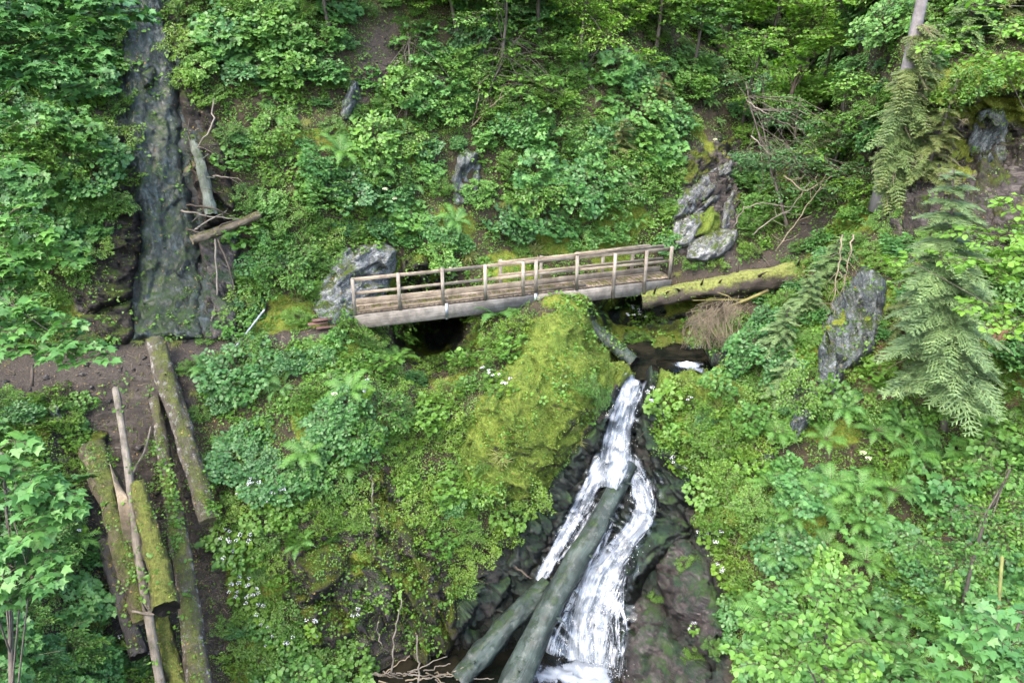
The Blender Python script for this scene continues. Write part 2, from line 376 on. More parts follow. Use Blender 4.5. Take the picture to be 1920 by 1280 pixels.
soil = n.mix(n.map(a, .35, .65), (.014, .013, .008, 1), (.04, .034, .02, 1))
litter = n.map(n('ShaderNodeTexVoronoi', {'Vector': pos, 'Scale': 22.0}).outputs[0], 0, .5)
soil = n.mix(n.math('MULTIPLY', litter, .3), soil, (.12, .09, .05, 1))
pth = n.mix(n.map(b, .3, .7), (.032, .026, .02, 1), (.082, .068, .054, 1))
pth = n.mix(n.map(n('ShaderNodeTexVoronoi', {'Vector': pos, 'Scale': 15.0}).outputs[0], .05, .3, .7, 0), pth, (.15, .13, .115, 1))
c = n.mix(at('pathw'), soil, pth)
c = n.mix(at('redw'), c, n.mix(a, (.14, .07, .045, 1), (.26, .15, .1, 1)))
rk = n.ramp(st, [(.35, (.018, .016, .015)), (.5, (.06, .052, .046)), (.62, (.14, .122, .11))])
vs = n('ShaderNodeMapping', {'Vector': pos, 'Scale': (4, 3, .35)}).outputs[0]
vst = n.noise(vs, 1.3, 6, .65, .4)
wf = n.ramp(vst, [(.34, (.018, .02, .019)), (.44, (.035, .055, .032)), (.54, (.05, .064, .062)), (.70, (.12, .16, .16))])
wf = n.mix(n.map(n.noise(pos, 1.1, 4, .6), .46, .62, 0, .7), wf, (.055, .045, .04, 1))
rk = n.mix(at('facew'), rk, wf)
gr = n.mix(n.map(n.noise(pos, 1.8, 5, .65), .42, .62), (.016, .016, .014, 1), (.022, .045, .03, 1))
rk = n.mix(n.math('MULTIPLY', n.math('SUBTRACT', at('wet_shadew'), at('facew'), True), .8), rk, gr)  # dark tone of wet rock, also painted as shade under the bridge
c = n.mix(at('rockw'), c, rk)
mossc = n.mix(n.map(b, .35, .65), (.08, .11, .012, 1), (.22, .25, .03, 1))
mf = n.map(n.math('ADD', n.math('MULTIPLY', at('mossw'), .55), n.noise(pos, 2.4, 6, .7)), .62, .78)
c = n.mix(mf, c, mossc)
h = n.math('ADD', n.math('MULTIPLY', a, .6), n.math('ADD', n.math('MULTIPLY', b, .4), n.math('MULTIPLY', n.noise(pos, 40, 4, .7), .2)))
h = n.math('ADD', h, n.math('MULTIPLY', st, n.math('MULTIPLY', at('rockw'), .8)))
p = n('ShaderNodeBsdfPrincipled', {'Base Color': c, 'Roughness': n.map(at('wet_shadew'), 0, 1, .9, .42), 'Specular IOR Level': .4, 'Normal': n.bump(h, .1, .9)})
nt.links.new(p.outputs[0], out.inputs[0]); M_TERR = m
ny, nx = GX.shape
ii = (np.arange(ny - 1)[:, None] * nx + np.arange(nx - 1)[None]).ravel()
Q = np.stack([ii, ii + nx, ii + nx + 1, ii + 1], 1)
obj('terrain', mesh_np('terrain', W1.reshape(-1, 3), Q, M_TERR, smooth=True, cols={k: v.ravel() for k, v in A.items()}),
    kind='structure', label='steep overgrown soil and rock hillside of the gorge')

ALLV = [W1.reshape(-1, 3)]; ALLF = [np.concatenate([Q[:, [0, 1, 2]], Q[:, [0, 2, 3]]])]; NV = [W1.size // 3]
def make_bvh():
    V = np.concatenate(ALLV); Fc = np.concatenate(ALLF)
    return BVHTree.FromPolygons(V.tolist(), Fc.tolist(), all_triangles=True)
BVH_T = make_bvh(); BVH = BVH_T
def hit(px, py, bvh=None):
    d = ray(px, py); L = np.linalg.norm(d)
    loc, nor, _, dist = (bvh or BVH).ray_cast(Vector(CAM), Vector(d / L), 200)
    if loc is None: return None
    nor = np.array(nor)
    if nor @ d > 0: nor = -nor
    return np.array(loc), nor, dist / L

# ------------------------------------------------------------------ rocks
def rock(name, label, poly, thick, mat, cat='rock', group=None, bevel=.45, step=3.5, rough=.14, strata=None, seed=0, facet=.75, lift=0.0, kind=None):
    """a boulder or outcrop: outline, real depth of its own and a back buried in the hillside"""
    poly = [(float(a), float(b)) for a, b in poly]
    x0, y0 = np.min(poly, 0) - 12; x1, y1 = np.max(poly, 0) + 12
    xs = np.arange(x0, x1, step); ys = np.arange(y0, y1, step); X, Y = np.meshgrid(xs, ys)
    wob = fbm(np.stack([X / 26, Y / 26, np.full_like(X, seed * 3.1)], -1), 3, 4) * 9
    D = inpoly(X, Y, poly) + wob
    w = max(12, D.max() * bevel)
    thick = thick * .82; t = np.clip(D / w, 0, 1); prof = np.sqrt(1 - (1 - t) ** 2)
    bd = base_depth(X, Y)
    Wp = P(X, Y, bd + .25 - (thick + .25) * prof - lift)
    n0 = normals(P(X, Y, bd)); n0 = -n0 if (n0[..., 1] > 0).mean() > .5 else n0
    r = rough * (1.3 * fbm(Wp * 1.3 + seed, 4, seed + 2) + .8 * fbm(Wp * 3.2, 4, seed + 5, True) + .35 * fbm(Wp * 9, 3, seed + 7))
    if strata is not None:
        dirn, per, am = strata; dirn = np.array(dirn) / np.linalg.norm(dirn)
        q = Wp @ dirn / per + .4 * fbm(Wp * .8, 3, seed + 11); fr = q - np.floor(q)
        am = am * 1.3
        r = r + am * (fr ** 2.2 - .5) + am * .9 * (_h(np.floor(q).astype(np.int64), seed * np.ones_like(q, dtype=np.int64), np.zeros_like(q, dtype=np.int64), 3) - .5)
    r = r * .6 + facet * (facets(Wp, .8, seed + 2, .85, None if strata is None else strata[0], 1.3) + .35 * facets(Wp, .3, seed + 5, .9))
    Wp = Wp + n0 * (r * smooth01(D, -4, 14))[..., None]
    Wp = np.where((D < 0)[..., None], Wp + ray(X, Y) * .35, Wp)
    ny, nx = X.shape; ok = D > -step * 2.2
    ii = np.arange(ny - 1)[:, None] * nx + np.arange(nx - 1)[None]
    okc = ok[:-1, :-1] & ok[1:, :-1] & ok[:-1, 1:] & ok[1:, 1:]
    ii = ii[okc]; Qd = np.stack([ii, ii + nx, ii + nx + 1, ii + 1], 1)
    V = Wp.reshape(-1, 3); used = np.unique(Qd); mp = -np.ones(len(V), int); mp[used] = np.arange(len(used)); V = V[used]; Qd = mp[Qd]
    # close the back with a shallow shell behind the rim so the rock is a solid
    c = V.mean(0); nV = len(V)
    e = np.sort(np.concatenate([Qd[:, [0, 1]], Qd[:, [1, 2]], Qd[:, [2, 3]], Qd[:, [3, 0]]]), 1)
    eu, ct = np.unique(e, axis=0, return_counts=True); be = eu[ct == 1]
    back = c + FWD * (thick * .6 + .5)
    V = np.vstack([V, back]); T = np.concatenate([Qd[:, [0, 1, 2]], Qd[:, [0, 2, 3]], np.c_[be, np.full(len(be), nV)]])
    base = V[:-1].mean(0); base[2] = V[:, 2].min()
    o = obj(name, mesh_np(name, V - base, T, mat, smooth=True), label=label, cat=cat, group=group, kind=kind)
    o.location = base
    ALLV.append(V); ALLF.append(T + sum(NV)); NV.append(len(V))
    return o
MR_pale = rock_mat('pale_rock', (.38, .40, .40), (.04, .045, .045), (.75, .77, .76), moss=.14, lichen=.9, sdir=(.5, -.1, -.85))
MR_slab = rock_mat('slab_rock', (.26, .275, .29), (.03, .03, .032), (.62, .63, .65), moss=.10, lichen=.6, sdir=(.72, -.1, -.7))
MR_moss = rock_mat('mossy_rock', (.13, .115, .10), (.035, .03, .028), (.25, .22, .2), moss=.90, mosscol=(.235, .315, .05), lichen=.1)
MR_brown = rock_mat('brown_rock', (.085, .072, .06), (.024, .021, .018), (.17, .145, .125), moss=.40, mosscol=(.13, .15, .02), lichen=.1)
MR_wet = rock_mat('wet_rock', (.022, .032, .026), (.009, .012, .01), (.05, .07, .058), moss=.34, mosscol=(.018, .05, .026), rough=.5, wet=.12, lichen=0, scale=.8)
MR_wetbrown = rock_mat('wet_brown_rock', (.11, .093, .086), (.032, .028, .026), (.2, .17, .16), moss=.24, mosscol=(.03, .07, .03), rough=.55, wet=.1, lichen=.03, scale=.8)
MR_grey = rock_mat('grey_rock', (.19, .225, .225), (.03, .034, .034), (.42, .46, .46), moss=.16, sdir=(.9, 0, -.35), mosscol=(.09, .13, .03), lichen=.25)
MR_over = rock_mat('overhang_rock', (.075, .064, .052), (.02, .017, .014), (.17, .145, .125), moss=.2, mosscol=(.10, .12, .02), lichen=.1)
DIAG = (.72, -.1, -.70)
rock('rock_outcrop', 'pale grey lichened rock outcrop behind the left end of the footbridge', [(585, 575), (598, 520), (640, 468), (700, 446), (748, 468), (746, 505), (725, 548), (712, 610), (620, 612)], .7, MR_pale, strata=((.6, -.1, -.8), .34, .10), seed=1, step=2.6, facet=.45, rough=.08)
rock('rock_outcrop', 'shaded mossy grey rock beside the pale outcrop behind the bridge', [(745, 480), (800, 470), (830, 520), (825, 585), (740, 600)], .35, MR_brown, seed=2, strata=((.9, 0, .2), .4, .1))
SG = 'diagonal rock slabs beside the right-hand path'
for lab_, poly_, th_, mt_, sd_ in [
 ('dark upper slab of the diagonal rock stack beyond the footbridge', [(1278, 345), (1290, 300), (1330, 272), (1374, 262), (1372, 290), (1330, 325), (1292, 352)], .35, MR_brown, 31),
 ('long pale slab slanting up through the middle of the rock stack beyond the footbridge', [(1268, 408), (1282, 362), (1318, 330), (1366, 292), (1368, 318), (1358, 345), (1322, 372), (1290, 402)], .6, MR_slab, 32),
 ('narrow grey slab under the long pale one in the rock stack', [(1290, 402), (1322, 376), (1362, 345), (1372, 358), (1330, 385), (1300, 412)], .42, MR_slab, 33),
 ('pale block at the left of the rock stack with moss on its shoulder', [(1262, 452), (1266, 412), (1300, 398), (1322, 392), (1312, 425), (1298, 462)], .55, MR_pale, 34),
 ('mossy hump in the centre of the rock stack beyond the footbridge', [(1306, 440), (1312, 405), (1335, 388), (1352, 400), (1350, 428), (1330, 446)], .6, MR_moss, 35),
 ('thin pale slab standing at the right edge of the rock stack', [(1346, 425), (1356, 385), (1372, 355), (1380, 365), (1376, 400), (1362, 430)], .6, MR_slab, 36),
 ('white-speckled block at the foot of the rock stack by the path', [(1292, 482), (1298, 455), (1330, 438), (1376, 428), (1378, 452), (1350, 482), (1318, 486)], .75, MR_pale, 37)]:
    c_ = np.mean(poly_, 0); poly_ = [tuple(c_ + (np.array(q) - c_) * 1.2) for q in poly_]
    rock('rock_outcrop', lab_, poly_, th_, mt_, group=SG, strata=(DIAG, .28, .07), seed=sd_, step=2.6, bevel=.55, facet=.35, rough=.06)
rock('rock_outcrop', 'narrow grey-green rock face showing between shrubs above the bridge middle', [(848, 392), (845, 335), (868, 275), (905, 285), (902, 340), (885, 388)], .45, MR_grey, strata=((.9, 0, -.3), .4, .12), seed=4)
rock('rock_outcrop', 'small pale rock patch amid shrubs near the upper left', [(636, 215), (650, 150), (680, 150), (672, 200), (650, 235)], .3, MR_grey, seed=5)
rock('mossy_boulder', 'huge boulder under the bridge covered with yellow-green moss', [(850, 855), (900, 755), (948, 682), (985, 610), (1045, 575), (1096, 583), (1137, 645), (1150, 695), (1122, 770), (1078, 840), (1042, 900), (1000, 955), (930, 968), (872, 925)], .85, MR_moss, seed=6, bevel=.5, facet=.28, rough=.13, strata=((.6, -.3, .74), .8, .13))
rock('mossy_boulder', 'low mossy rock lip left of the waterfall top', [(1090, 730), (1120, 690), (1165, 672), (1203, 688), (1185, 715), (1140, 750)], .35, MR_moss, seed=7)
rock('mossy_boulder', 'mossy rock shoulder right of the waterfall top', [(1228, 705), (1290, 692), (1360, 700), (1420, 740), (1410, 820), (1330, 850), (1250, 830), (1222, 760)], .55, MR_moss, seed=8)
rock('mossy_boulder', 'mossy ledge hanging over the dark cleft right of the falls', [(1290, 930), (1350, 880), (1420, 900), (1440, 980), (1370, 1010), (1300, 1000)], .5, MR_moss, seed=9)
rock('wet_rock', 'dark green wet rock wall left of the waterfall', [(1150, 745), (1165, 765), (1115, 860), (1080, 930), (1020, 1040), (985, 1090), (930, 1075), (1000, 950), (1060, 850), (1110, 790)], .28, MR_wet, seed=10, facet=.5, strata=((.8, 0, .5), .5, .08))
rock('wet_rock', 'black wet rock column right of the waterfall top', [(1203, 705), (1250, 700), (1262, 800), (1300, 880), (1318, 990), (1270, 1010), (1228, 960), (1222, 890), (1205, 830)], .38, MR_wet, seed=11, facet=.9, strata=((.3, 0, .9), .55, .16))
for lab_, poly_, th_, mt_, sd_ in [
 ('dark rounded wet hump at the top of the boulder group right of the falls', [(1158, 1075), (1172, 1010), (1205, 975), (1262, 968), (1298, 1000), (1262, 1040), (1218, 1075), (1196, 1135), (1168, 1140)], .95, MR_wet, 51),
 ('big smooth brown boulder shoulder right of the waterfall foot', [(1222, 1050), (1262, 1010), (1300, 1005), (1338, 1065), (1364, 1180), (1352, 1240), (1300, 1225), (1262, 1160), (1232, 1110)], 1.15, MR_wetbrown, 52),
 ('lower wet boulder sloping into the pool right of the falls', [(1172, 1150), (1205, 1105), (1240, 1130), (1272, 1190), (1330, 1240), (1360, 1330), (1175, 1330), (1162, 1230)], .95, MR_wetbrown, 53),
 ('narrow black rock between the boulders and the falling water', [(1150, 1130), (1172, 1100), (1190, 1150), (1172, 1230), (1160, 1260), (1146, 1200)], .5, MR_wet, 54)]:
    rock('wet_rock', lab_, poly_, th_, mt_, seed=sd_, bevel=.8, facet=.5, rough=.12, step=3, strata=((.7, -.2, -.6), .55, .09))
rock('wet_rock', 'bluish wet rock at the left foot of the waterfall', [(868, 1090), (955, 1075), (965, 1130), (930, 1200), (870, 1225), (838, 1160)], .4, MR_wet, seed=13, strata=((.7, 0, -.6), .4, .1))
rock('wet_rock', 'dark mossy rock beside the small upper cascade', [(1310, 640), (1355, 628), (1400, 650), (1395, 695), (1335, 692)], .5, MR_wet, seed=14)
rock('wet_rock', 'brown rock bank behind the upper pool', [(1215, 668), (1228, 610), (1290, 600), (1330, 640), (1290, 668)], .3, MR_brown, seed=15)
BL = 'brown mossy boulders low on the left bank'
rock('boulder', 'squarish brown boulder with dark crack on the lower left bank', [(525, 1120), (560, 1030), (605, 1012), (655, 1020), (652, 1080), (615, 1120), (560, 1150)], .5, MR_brown, group=BL, seed=16)
rock('boulder', 'olive mossy boulder below the cracked one on the lower bank', [(540, 1150), (610, 1125), (660, 1120), (665, 1190), (600, 1215), (545, 1200)], .45, MR_brown, group=BL, seed=17)
rock('boulder', 'grey-brown boulder ending the foot of the mossy rib above the stream', [(640, 1090), (700, 1050), (745, 1090), (750, 1160), (690, 1200), (655, 1170)], .5, MR_wetbrown, group=BL, seed=18)
rock('rock_rib', 'tall brown rock rib streaked with moss left of the stream pool', [(690, 1060), (690, 900), (715, 880), (745, 935), (785, 1010), (830, 1085), (865, 1150), (850, 1225), (770, 1235), (740, 1130)], .5, MR_brown, seed=19, strata=((.85, 0, .4), .5, .14), rough=.12)
rock('rock_outcrop', 'tall grey rock face below the spruce on the right bank', [(1530, 715), (1528, 650), (1560, 560), (1620, 500), (1668, 520), (1655, 610), (1640, 660), (1590, 700), (1560, 745)], .6, MR_grey, strata=((.9, 0, -.35), .34, .12), seed=20, step=2.8, facet=.6)
rock('boulder', 'upright grey boulder under the right rock face', [(1478, 800), (1485, 735), (1520, 715), (1545, 740), (1525, 790), (1495, 825)], .5, MR_grey, seed=21)
rock('boulder', 'small purple-brown stone amid herbs right of the falls', [(1418, 880), (1425, 840), (1450, 825), (1455, 860), (1440, 885)], .35, MR_wetbrown, seed=22)
rock('rock_overhang', 'rough brown rock wall under the mossy overhang at upper right', [(1665, 440), (1668, 300), (1740, 262), (1800, 275), (1860, 240), (1960, 250), (1960, 440), (1880, 470), (1740, 455)], .4, MR_over, seed=23, rough=.2, strata=((.8, .1, -.4), .7, .25))
rock('boulder', 'rounded green-grey stone set in the rock wall under the overhang', [(1810, 270), (1830, 205), (1880, 195), (1900, 260), (1880, 320), (1835, 320)], .65, MR_grey, seed=24)
rock('rock_overhang', 'mossy rock brow jutting over the dark cave at upper right', [(1725, 205), (1760, 150), (1850, 125), (1960, 120), (1960, 190), (1860, 180), (1790, 205)], 1.1, MR_moss, seed=25)
rock('stone', 'flat grey stone on the bank below the left path', [(84, 770), (100, 760), (128, 768), (125, 798), (102, 803)], .18, MR_slab, seed=26)
rock('stone', 'grey stone slab above the thick rotten log', [(150, 835), (172, 810), (206, 808), (200, 828), (170, 846)], .25, MR_brown, seed=27)
rock('stone', 'dark flat stone poking from the bank left of the rotten log', [(88, 862), (130, 846), (142, 862), (110, 876)], .2, MR_wetbrown, seed=28)
for i, (x, y, r) in enumerate([(1020, 1245, 0), (1232, 1032, 0)][:0]): pass
MR_chute = rock_mat('chute_rock', (.040, .066, .052), (.016, .024, .02), (.12, .175, .17), moss=.26, mosscol=(.04, .075, .025), rough=.32, wet=.2, lichen=.10, streak=True)
MR_bank = rock_mat('layered_bank_rock', (.06, .048, .038), (.018, .014, .012), (.14, .115, .095), moss=.25, mosscol=(.08, .11, .02), lichen=.04, sdir=(.15, 0, 1.0))
for lab_, poly_, th_, mt_, sd_, str_ in [
 ('tall wet grey-green rock face streaked by seeping water at the upper left', [(222, -60), (300, -60), (322, 60), (338, 200), (352, 330), (378, 440), (385, 640), (245, 640), (262, 450), (240, 300), (226, 120)], .45, MR_chute, 41, ((.9, -.1, .1), .5, .05)),
 ('dark broken rock under the driftwood right of the wet face', [(372, 450), (450, 440), (452, 560), (445, 640), (378, 640)], .4, MR_wetbrown, 42, ((.6, 0, .8), .5, .12)),
 ('shadowed rock edge behind the upright grey-green log', [(335, 60), (385, 90), (400, 200), (432, 300), (450, 420), (380, 430), (350, 300), (335, 180)], .35, MR_bank, 43, ((.7, 0, .7), .5, .12)),
 ('layered brown rock bank left of the wet face', [(205, 330), (245, 340), (268, 450), (250, 560), (150, 600), (160, 500), (185, 420)], .5, MR_bank, 44, ((.15, 0, 1), .22, .09)),
 ('crumbly brown rock foot beside the left path', [(150, 590), (250, 560), (262, 640), (160, 655), (120, 640)], .35, MR_bank, 45, ((.15, 0, 1), .25, .08)),
 ('small jutting rock bulge high in the wet face', [(255, 130), (290, 125), (298, 165), (265, 175)], .75, MR_chute, 46, None)]:
    rock('cliff_rock', lab_, poly_, th_, mt_, seed=sd_, strata=str_, step=3, rough=.10, facet=.12 if sd_ == 41 else .4, bevel=.35)
BVH = make_bvh()
# ------------------------------------------------------------------ footbridge
ux = (BU[0], BU[1], 0)
M_PLANK = wood_mat('weathered_timber', (.30, .245, .17, 1), (.46, .39, .29, 1), moss=.06, mosscol=(.16, .17, .03), axis_scale=(.12, .9, 1.6), grain=26)
M_BEAM = wood_mat('glued_beam', (.23, .21, .175, 1), (.37, .345, .30, 1), moss=.0, axis_scale=(.05, 1, 2.2), grain=20)
M_RAIL = wood_mat('rail_timber', (.34, .27, .19, 1), (.50, .43, .33, 1), moss=.12, mosscol=(.17, .18, .04), axis_scale=(.12, .6, 2), grain=24)
M_POST = wood_mat('post_timber', (.33, .28, .22, 1), (.52, .47, .39, 1), moss=.05, axis_scale=(1.5, 1.5, .12), grain=24)
M_DECK = wood_mat('deck_timber', (.22, .17, .12, 1), (.36, .29, .21, 1), moss=.22, mosscol=(.15, .16, .02), axis_scale=(1.5, .15, 1), grain=24)
def steel():
    m, nt, out = newmat('galvanised_steel'); n = N(nt)
    pos = n('ShaderNodeNewGeometry').outputs['Position']
    c = n.mix(n.map(n.noise(pos, 12, 4), .4, .6), (.34, .38, .42, 1), (.5, .54, .58, 1))
    p = n('ShaderNodeBsdfPrincipled', {'Base Color': c, 'Roughness': .5, 'Metallic': .6}); nt.links.new(p.outputs[0], out.inputs[0]); return m
M_STEEL = steel()
br = empty('footbridge', BA, 'weathered wooden footbridge with post-and-rail sides spanning the ravine above the waterfall', 'footbridge', rot=(0, 0, math.atan2(BU[1], BU[0])))
ML = BLEN
def bpart(name, fn, mat, **kw):
    g = Geo(); fn(g)
    V, Fc, T = g.arrays(); return obj(name, mesh_np(name, V, Fc, mat, T), br, **kw)
X3, Y3, Z3 = np.eye(3)
# local frame: x along the bridge, y away from the viewer, z up; z=0 is the deck top edge of the near girder
def gird(y):
    def f(g):
        g.box((ML * .27, y, -.225), X3, Y3, Z3, ML * .27, .07, .205, .006, .4)
        g.box((ML * .54 + ML * .23 + .003, y + .004, -.225), X3, Y3, Z3, ML * .23, .07, .203, .006, .6)
    return f
bpart('girder', gird(0.0), M_BEAM); bpart('girder', gird(.56), M_BEAM)
def deck(g):
    x = .05; k = 0
    while x < ML - .05:
        w = .145 + .01 * random.random()
        g.box((x + w / 2, .29, .028 + .006 * random.random()), X3, Y3, Z3, w / 2 - .006, .30 + .015 * random.random(), .022, .006, random.random()); x += w + .004
bpart('deck', deck, M_DECK)
bpart('kerb_board', lambda g: g.box((ML * .36, .02, .098), X3, Y3, Z3, ML * .345, .03, .042, .006), M_DECK)
bpart('kerb_board', lambda g: (g.box((ML * .5, .56, .16), X3, Y3, Z3, ML * .49, .022, .10, .006), g.box((ML * .5, .525, .062), X3, Y3, Z3, ML * .49, .05, .012, .004)), M_RAIL)
def s_at(px, py=560):
    # position along the near girder that stands at photo column px
    k = (px - 960) / F
    # x = k*depth, depth = .9135*y + 3.254
    cy, cc = .9135, 8 * .4067
    return (k * (cy * BA[1] + cc) - BA[0]) / (BU[0] - k * cy * BU[1])
posts = [666, 750, 831, 910, 980, 1004, 1080, 1148, 1206, 1254]
ss = [max(.03, min(ML - .04, s_at(p))) for p in posts]
hs = [1.08, 1.12, 1.14, 1.11, 1.09, 1.09, 1.12, 1.08, 1.06, 1.09]
for i, (s, hh) in enumerate(zip(ss, hs)):
    low = -.40 if i in (7, 8) else -.02
    lean = random.uniform(-.012, .012)
    def f(g, s=s, hh=hh, low=low, lean=lean):
        y = -.075 if low < -.1 else .0
        ax = np.array([lean, random.uniform(-.01, .01), 1.0]); ax /= np.linalg.norm(ax)
        g.box((s, y - .02, (low + hh) / 2), ax, X3, np.cross(ax, X3), (hh - low) / 2, .047, .04, .008, random.random())
    bpart('post', f, M_POST)
def rail(z0, z1, sa, sb, y, w=.055, h=.1):
    return lambda g: g.beam((sa, y, z0), (sb, y, z1), w, h, bev=.006)
bpart('top_rail', rail(1.03, 1.03, ss[0] - .02, ss[3] + .02, .052), M_RAIL)
bpart('top_rail', rail(1.035, 1.025, ss[3] + .025, ss[6] + .02, .052), M_RAIL)
bpart('top_rail', rail(1.015, .99, ss[6] + .025, ss[9] + .12, .052), M_RAIL)
bpart('middle_rail', rail(.62, .62, ss[0] - .02, ss[3] + .02, .052, .045, .085), M_RAIL)
bpart('middle_rail', rail(.62, .615, ss[3] + .025, ss[6] + .02, .052, .045, .085), M_RAIL)
bpart('middle_rail', rail(.61, .58, ss[6] + .025, ss[9], .052, .045, .085), M_RAIL)
bpart('handrail', rail(1.165, 1.21, ss[6] - .08, ss[8] + .12, -.01, .13, .035), M_RAIL, label='extra board laid on top of the rail near the far end')
fs = [s_at(x) - .3 for x in (968, 1044, 1112, 1160, 1216)]
for s in fs:
    s = min(s, ML - .05)
    bpart('far_post', lambda g, s=s: g.box((s, .63, .44), Z3, X3, Y3, .56, .045, .04, .008, random.random()), M_POST)
bpart('far_top_rail', rail(.93, .93, fs[0] - .1, ML - .02, .56), M_RAIL)
bpart('far_middle_rail', rail(.52, .52, fs[0] - .1, ML - .02, .56, .045, .085), M_RAIL)
for s in (s_at(836), s_at(1003)):
    bpart('metal_bracket', lambda g, s=s: (g.box((s, -.077, -.2), Z3, X3, Y3, .245, .04, .006, .002), g.box((s, -.03, -.441), X3, Y3, Z3, .04, .055, .006, .002)), M_STEEL)
for k in range(3):
    bpart('cross_beam', lambda g, k=k: g.box((1.5 + 3.3 * k, .28, -.3), Y3, X3, Z3, .205, .06, .09, .01), M_BEAM)
# boards leading onto the left end
g = Geo()
for k, (x, y, z) in enumerate([(596, 606, 0), (612, 613, 0), (604, 599, 0)]):
    c = P(x, y, 20.75); g.box(c, BU, BN, Z3, .27, .075, .02, .005, .3 + .2 * k)
st = empty('step_boards', P(604, 610, 20.8), 'reddish worn boards forming a step at the left end of the footbridge', 'step')
g.build('board', wood_mat('step_timber', (.15, .08, .06, 1), (.24, .15, .12, 1), axis_scale=(.2, 1, 1)), st)
# ------------------------------------------------------------------ logs and sticks
def bark(name, c1, c2, moss=0, mosscol=(.2, .21, .03), **kw):
    return wood_mat(name, c1, c2, moss=moss, mosscol=mosscol, flow=True, axis_scale=(1, 1, 1), grain=5, **kw)
M_LOGMOSS = bark('mossy_bark', (.07, .055, .04, 1), (.2, .175, .13, 1), moss=.42, mosscol=(.15, .175, .04), pale=.55)
M_LOGMOSS2 = bark('heavy_moss_bark', (.09, .075, .045, 1), (.2, .17, .12, 1), moss=.66, mosscol=(.18, .20, .04))
M_LOGOLD = bark('rotten_wood', (.085, .07, .042, 1), (.25, .215, .14, 1), moss=.46, mosscol=(.13, .16, .035))
M_LOGBROWN = bark('brown_bark', (.13, .10, .065, 1), (.30, .25, .17, 1), moss=.3, mosscol=(.13, .14, .03))
M_LOGWET = bark('wet_log', (.03, .048, .04, 1), (.075, .11, .092, 1), moss=.2, mosscol=(.05, .10, .025), rough=.5, wet=.15, pale=.1)
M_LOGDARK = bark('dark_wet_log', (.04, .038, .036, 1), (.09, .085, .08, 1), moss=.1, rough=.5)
M_STICK = bark('bare_stick', (.16, .14, .105, 1), (.36, .32, .26, 1), rough=.75)
M_STICKDARK = bark('dark_stick', (.06, .045, .032, 1), (.15, .12, .09, 1), rough=.75)
M_TWIG = bark('dead_twig', (.20, .16, .10, 1), (.36, .31, .22, 1), rough=.85)
M_TWIGMOSS = bark('mossy_twig', (.17, .15, .05, 1), (.30, .27, .08, 1), rough=.9)
M_CUT = wood_mat('cut_end', (.02, .016, .012, 1), (.05, .04, .03, 1), grain=14)
M_SPLIT = wood_mat('split_wood', (.28, .22, .14, 1), (.48, .40, .28, 1), axis_scale=(1, 1, .2), grain=16)
LOGV, LOGF = [], []
def log_pts(px, n=26, bend=0.04, seed=0):
    """through given (px,py,depth) points, slightly crooked"""
    C = np.array([P(*p) for p in px]); t = np.linspace(0, 1, len(C)); tt = np.linspace(0, 1, n)
    Q = np.stack([np.interp(tt, t, C[:, k]) for k in range(3)], 1)
    rr = np.random.default_rng(seed); ph = rr.random(3) * 6
    Q += bend * np.sin(tt[:, None] * (4 + 2 * rr.random()) + ph)
    return Q
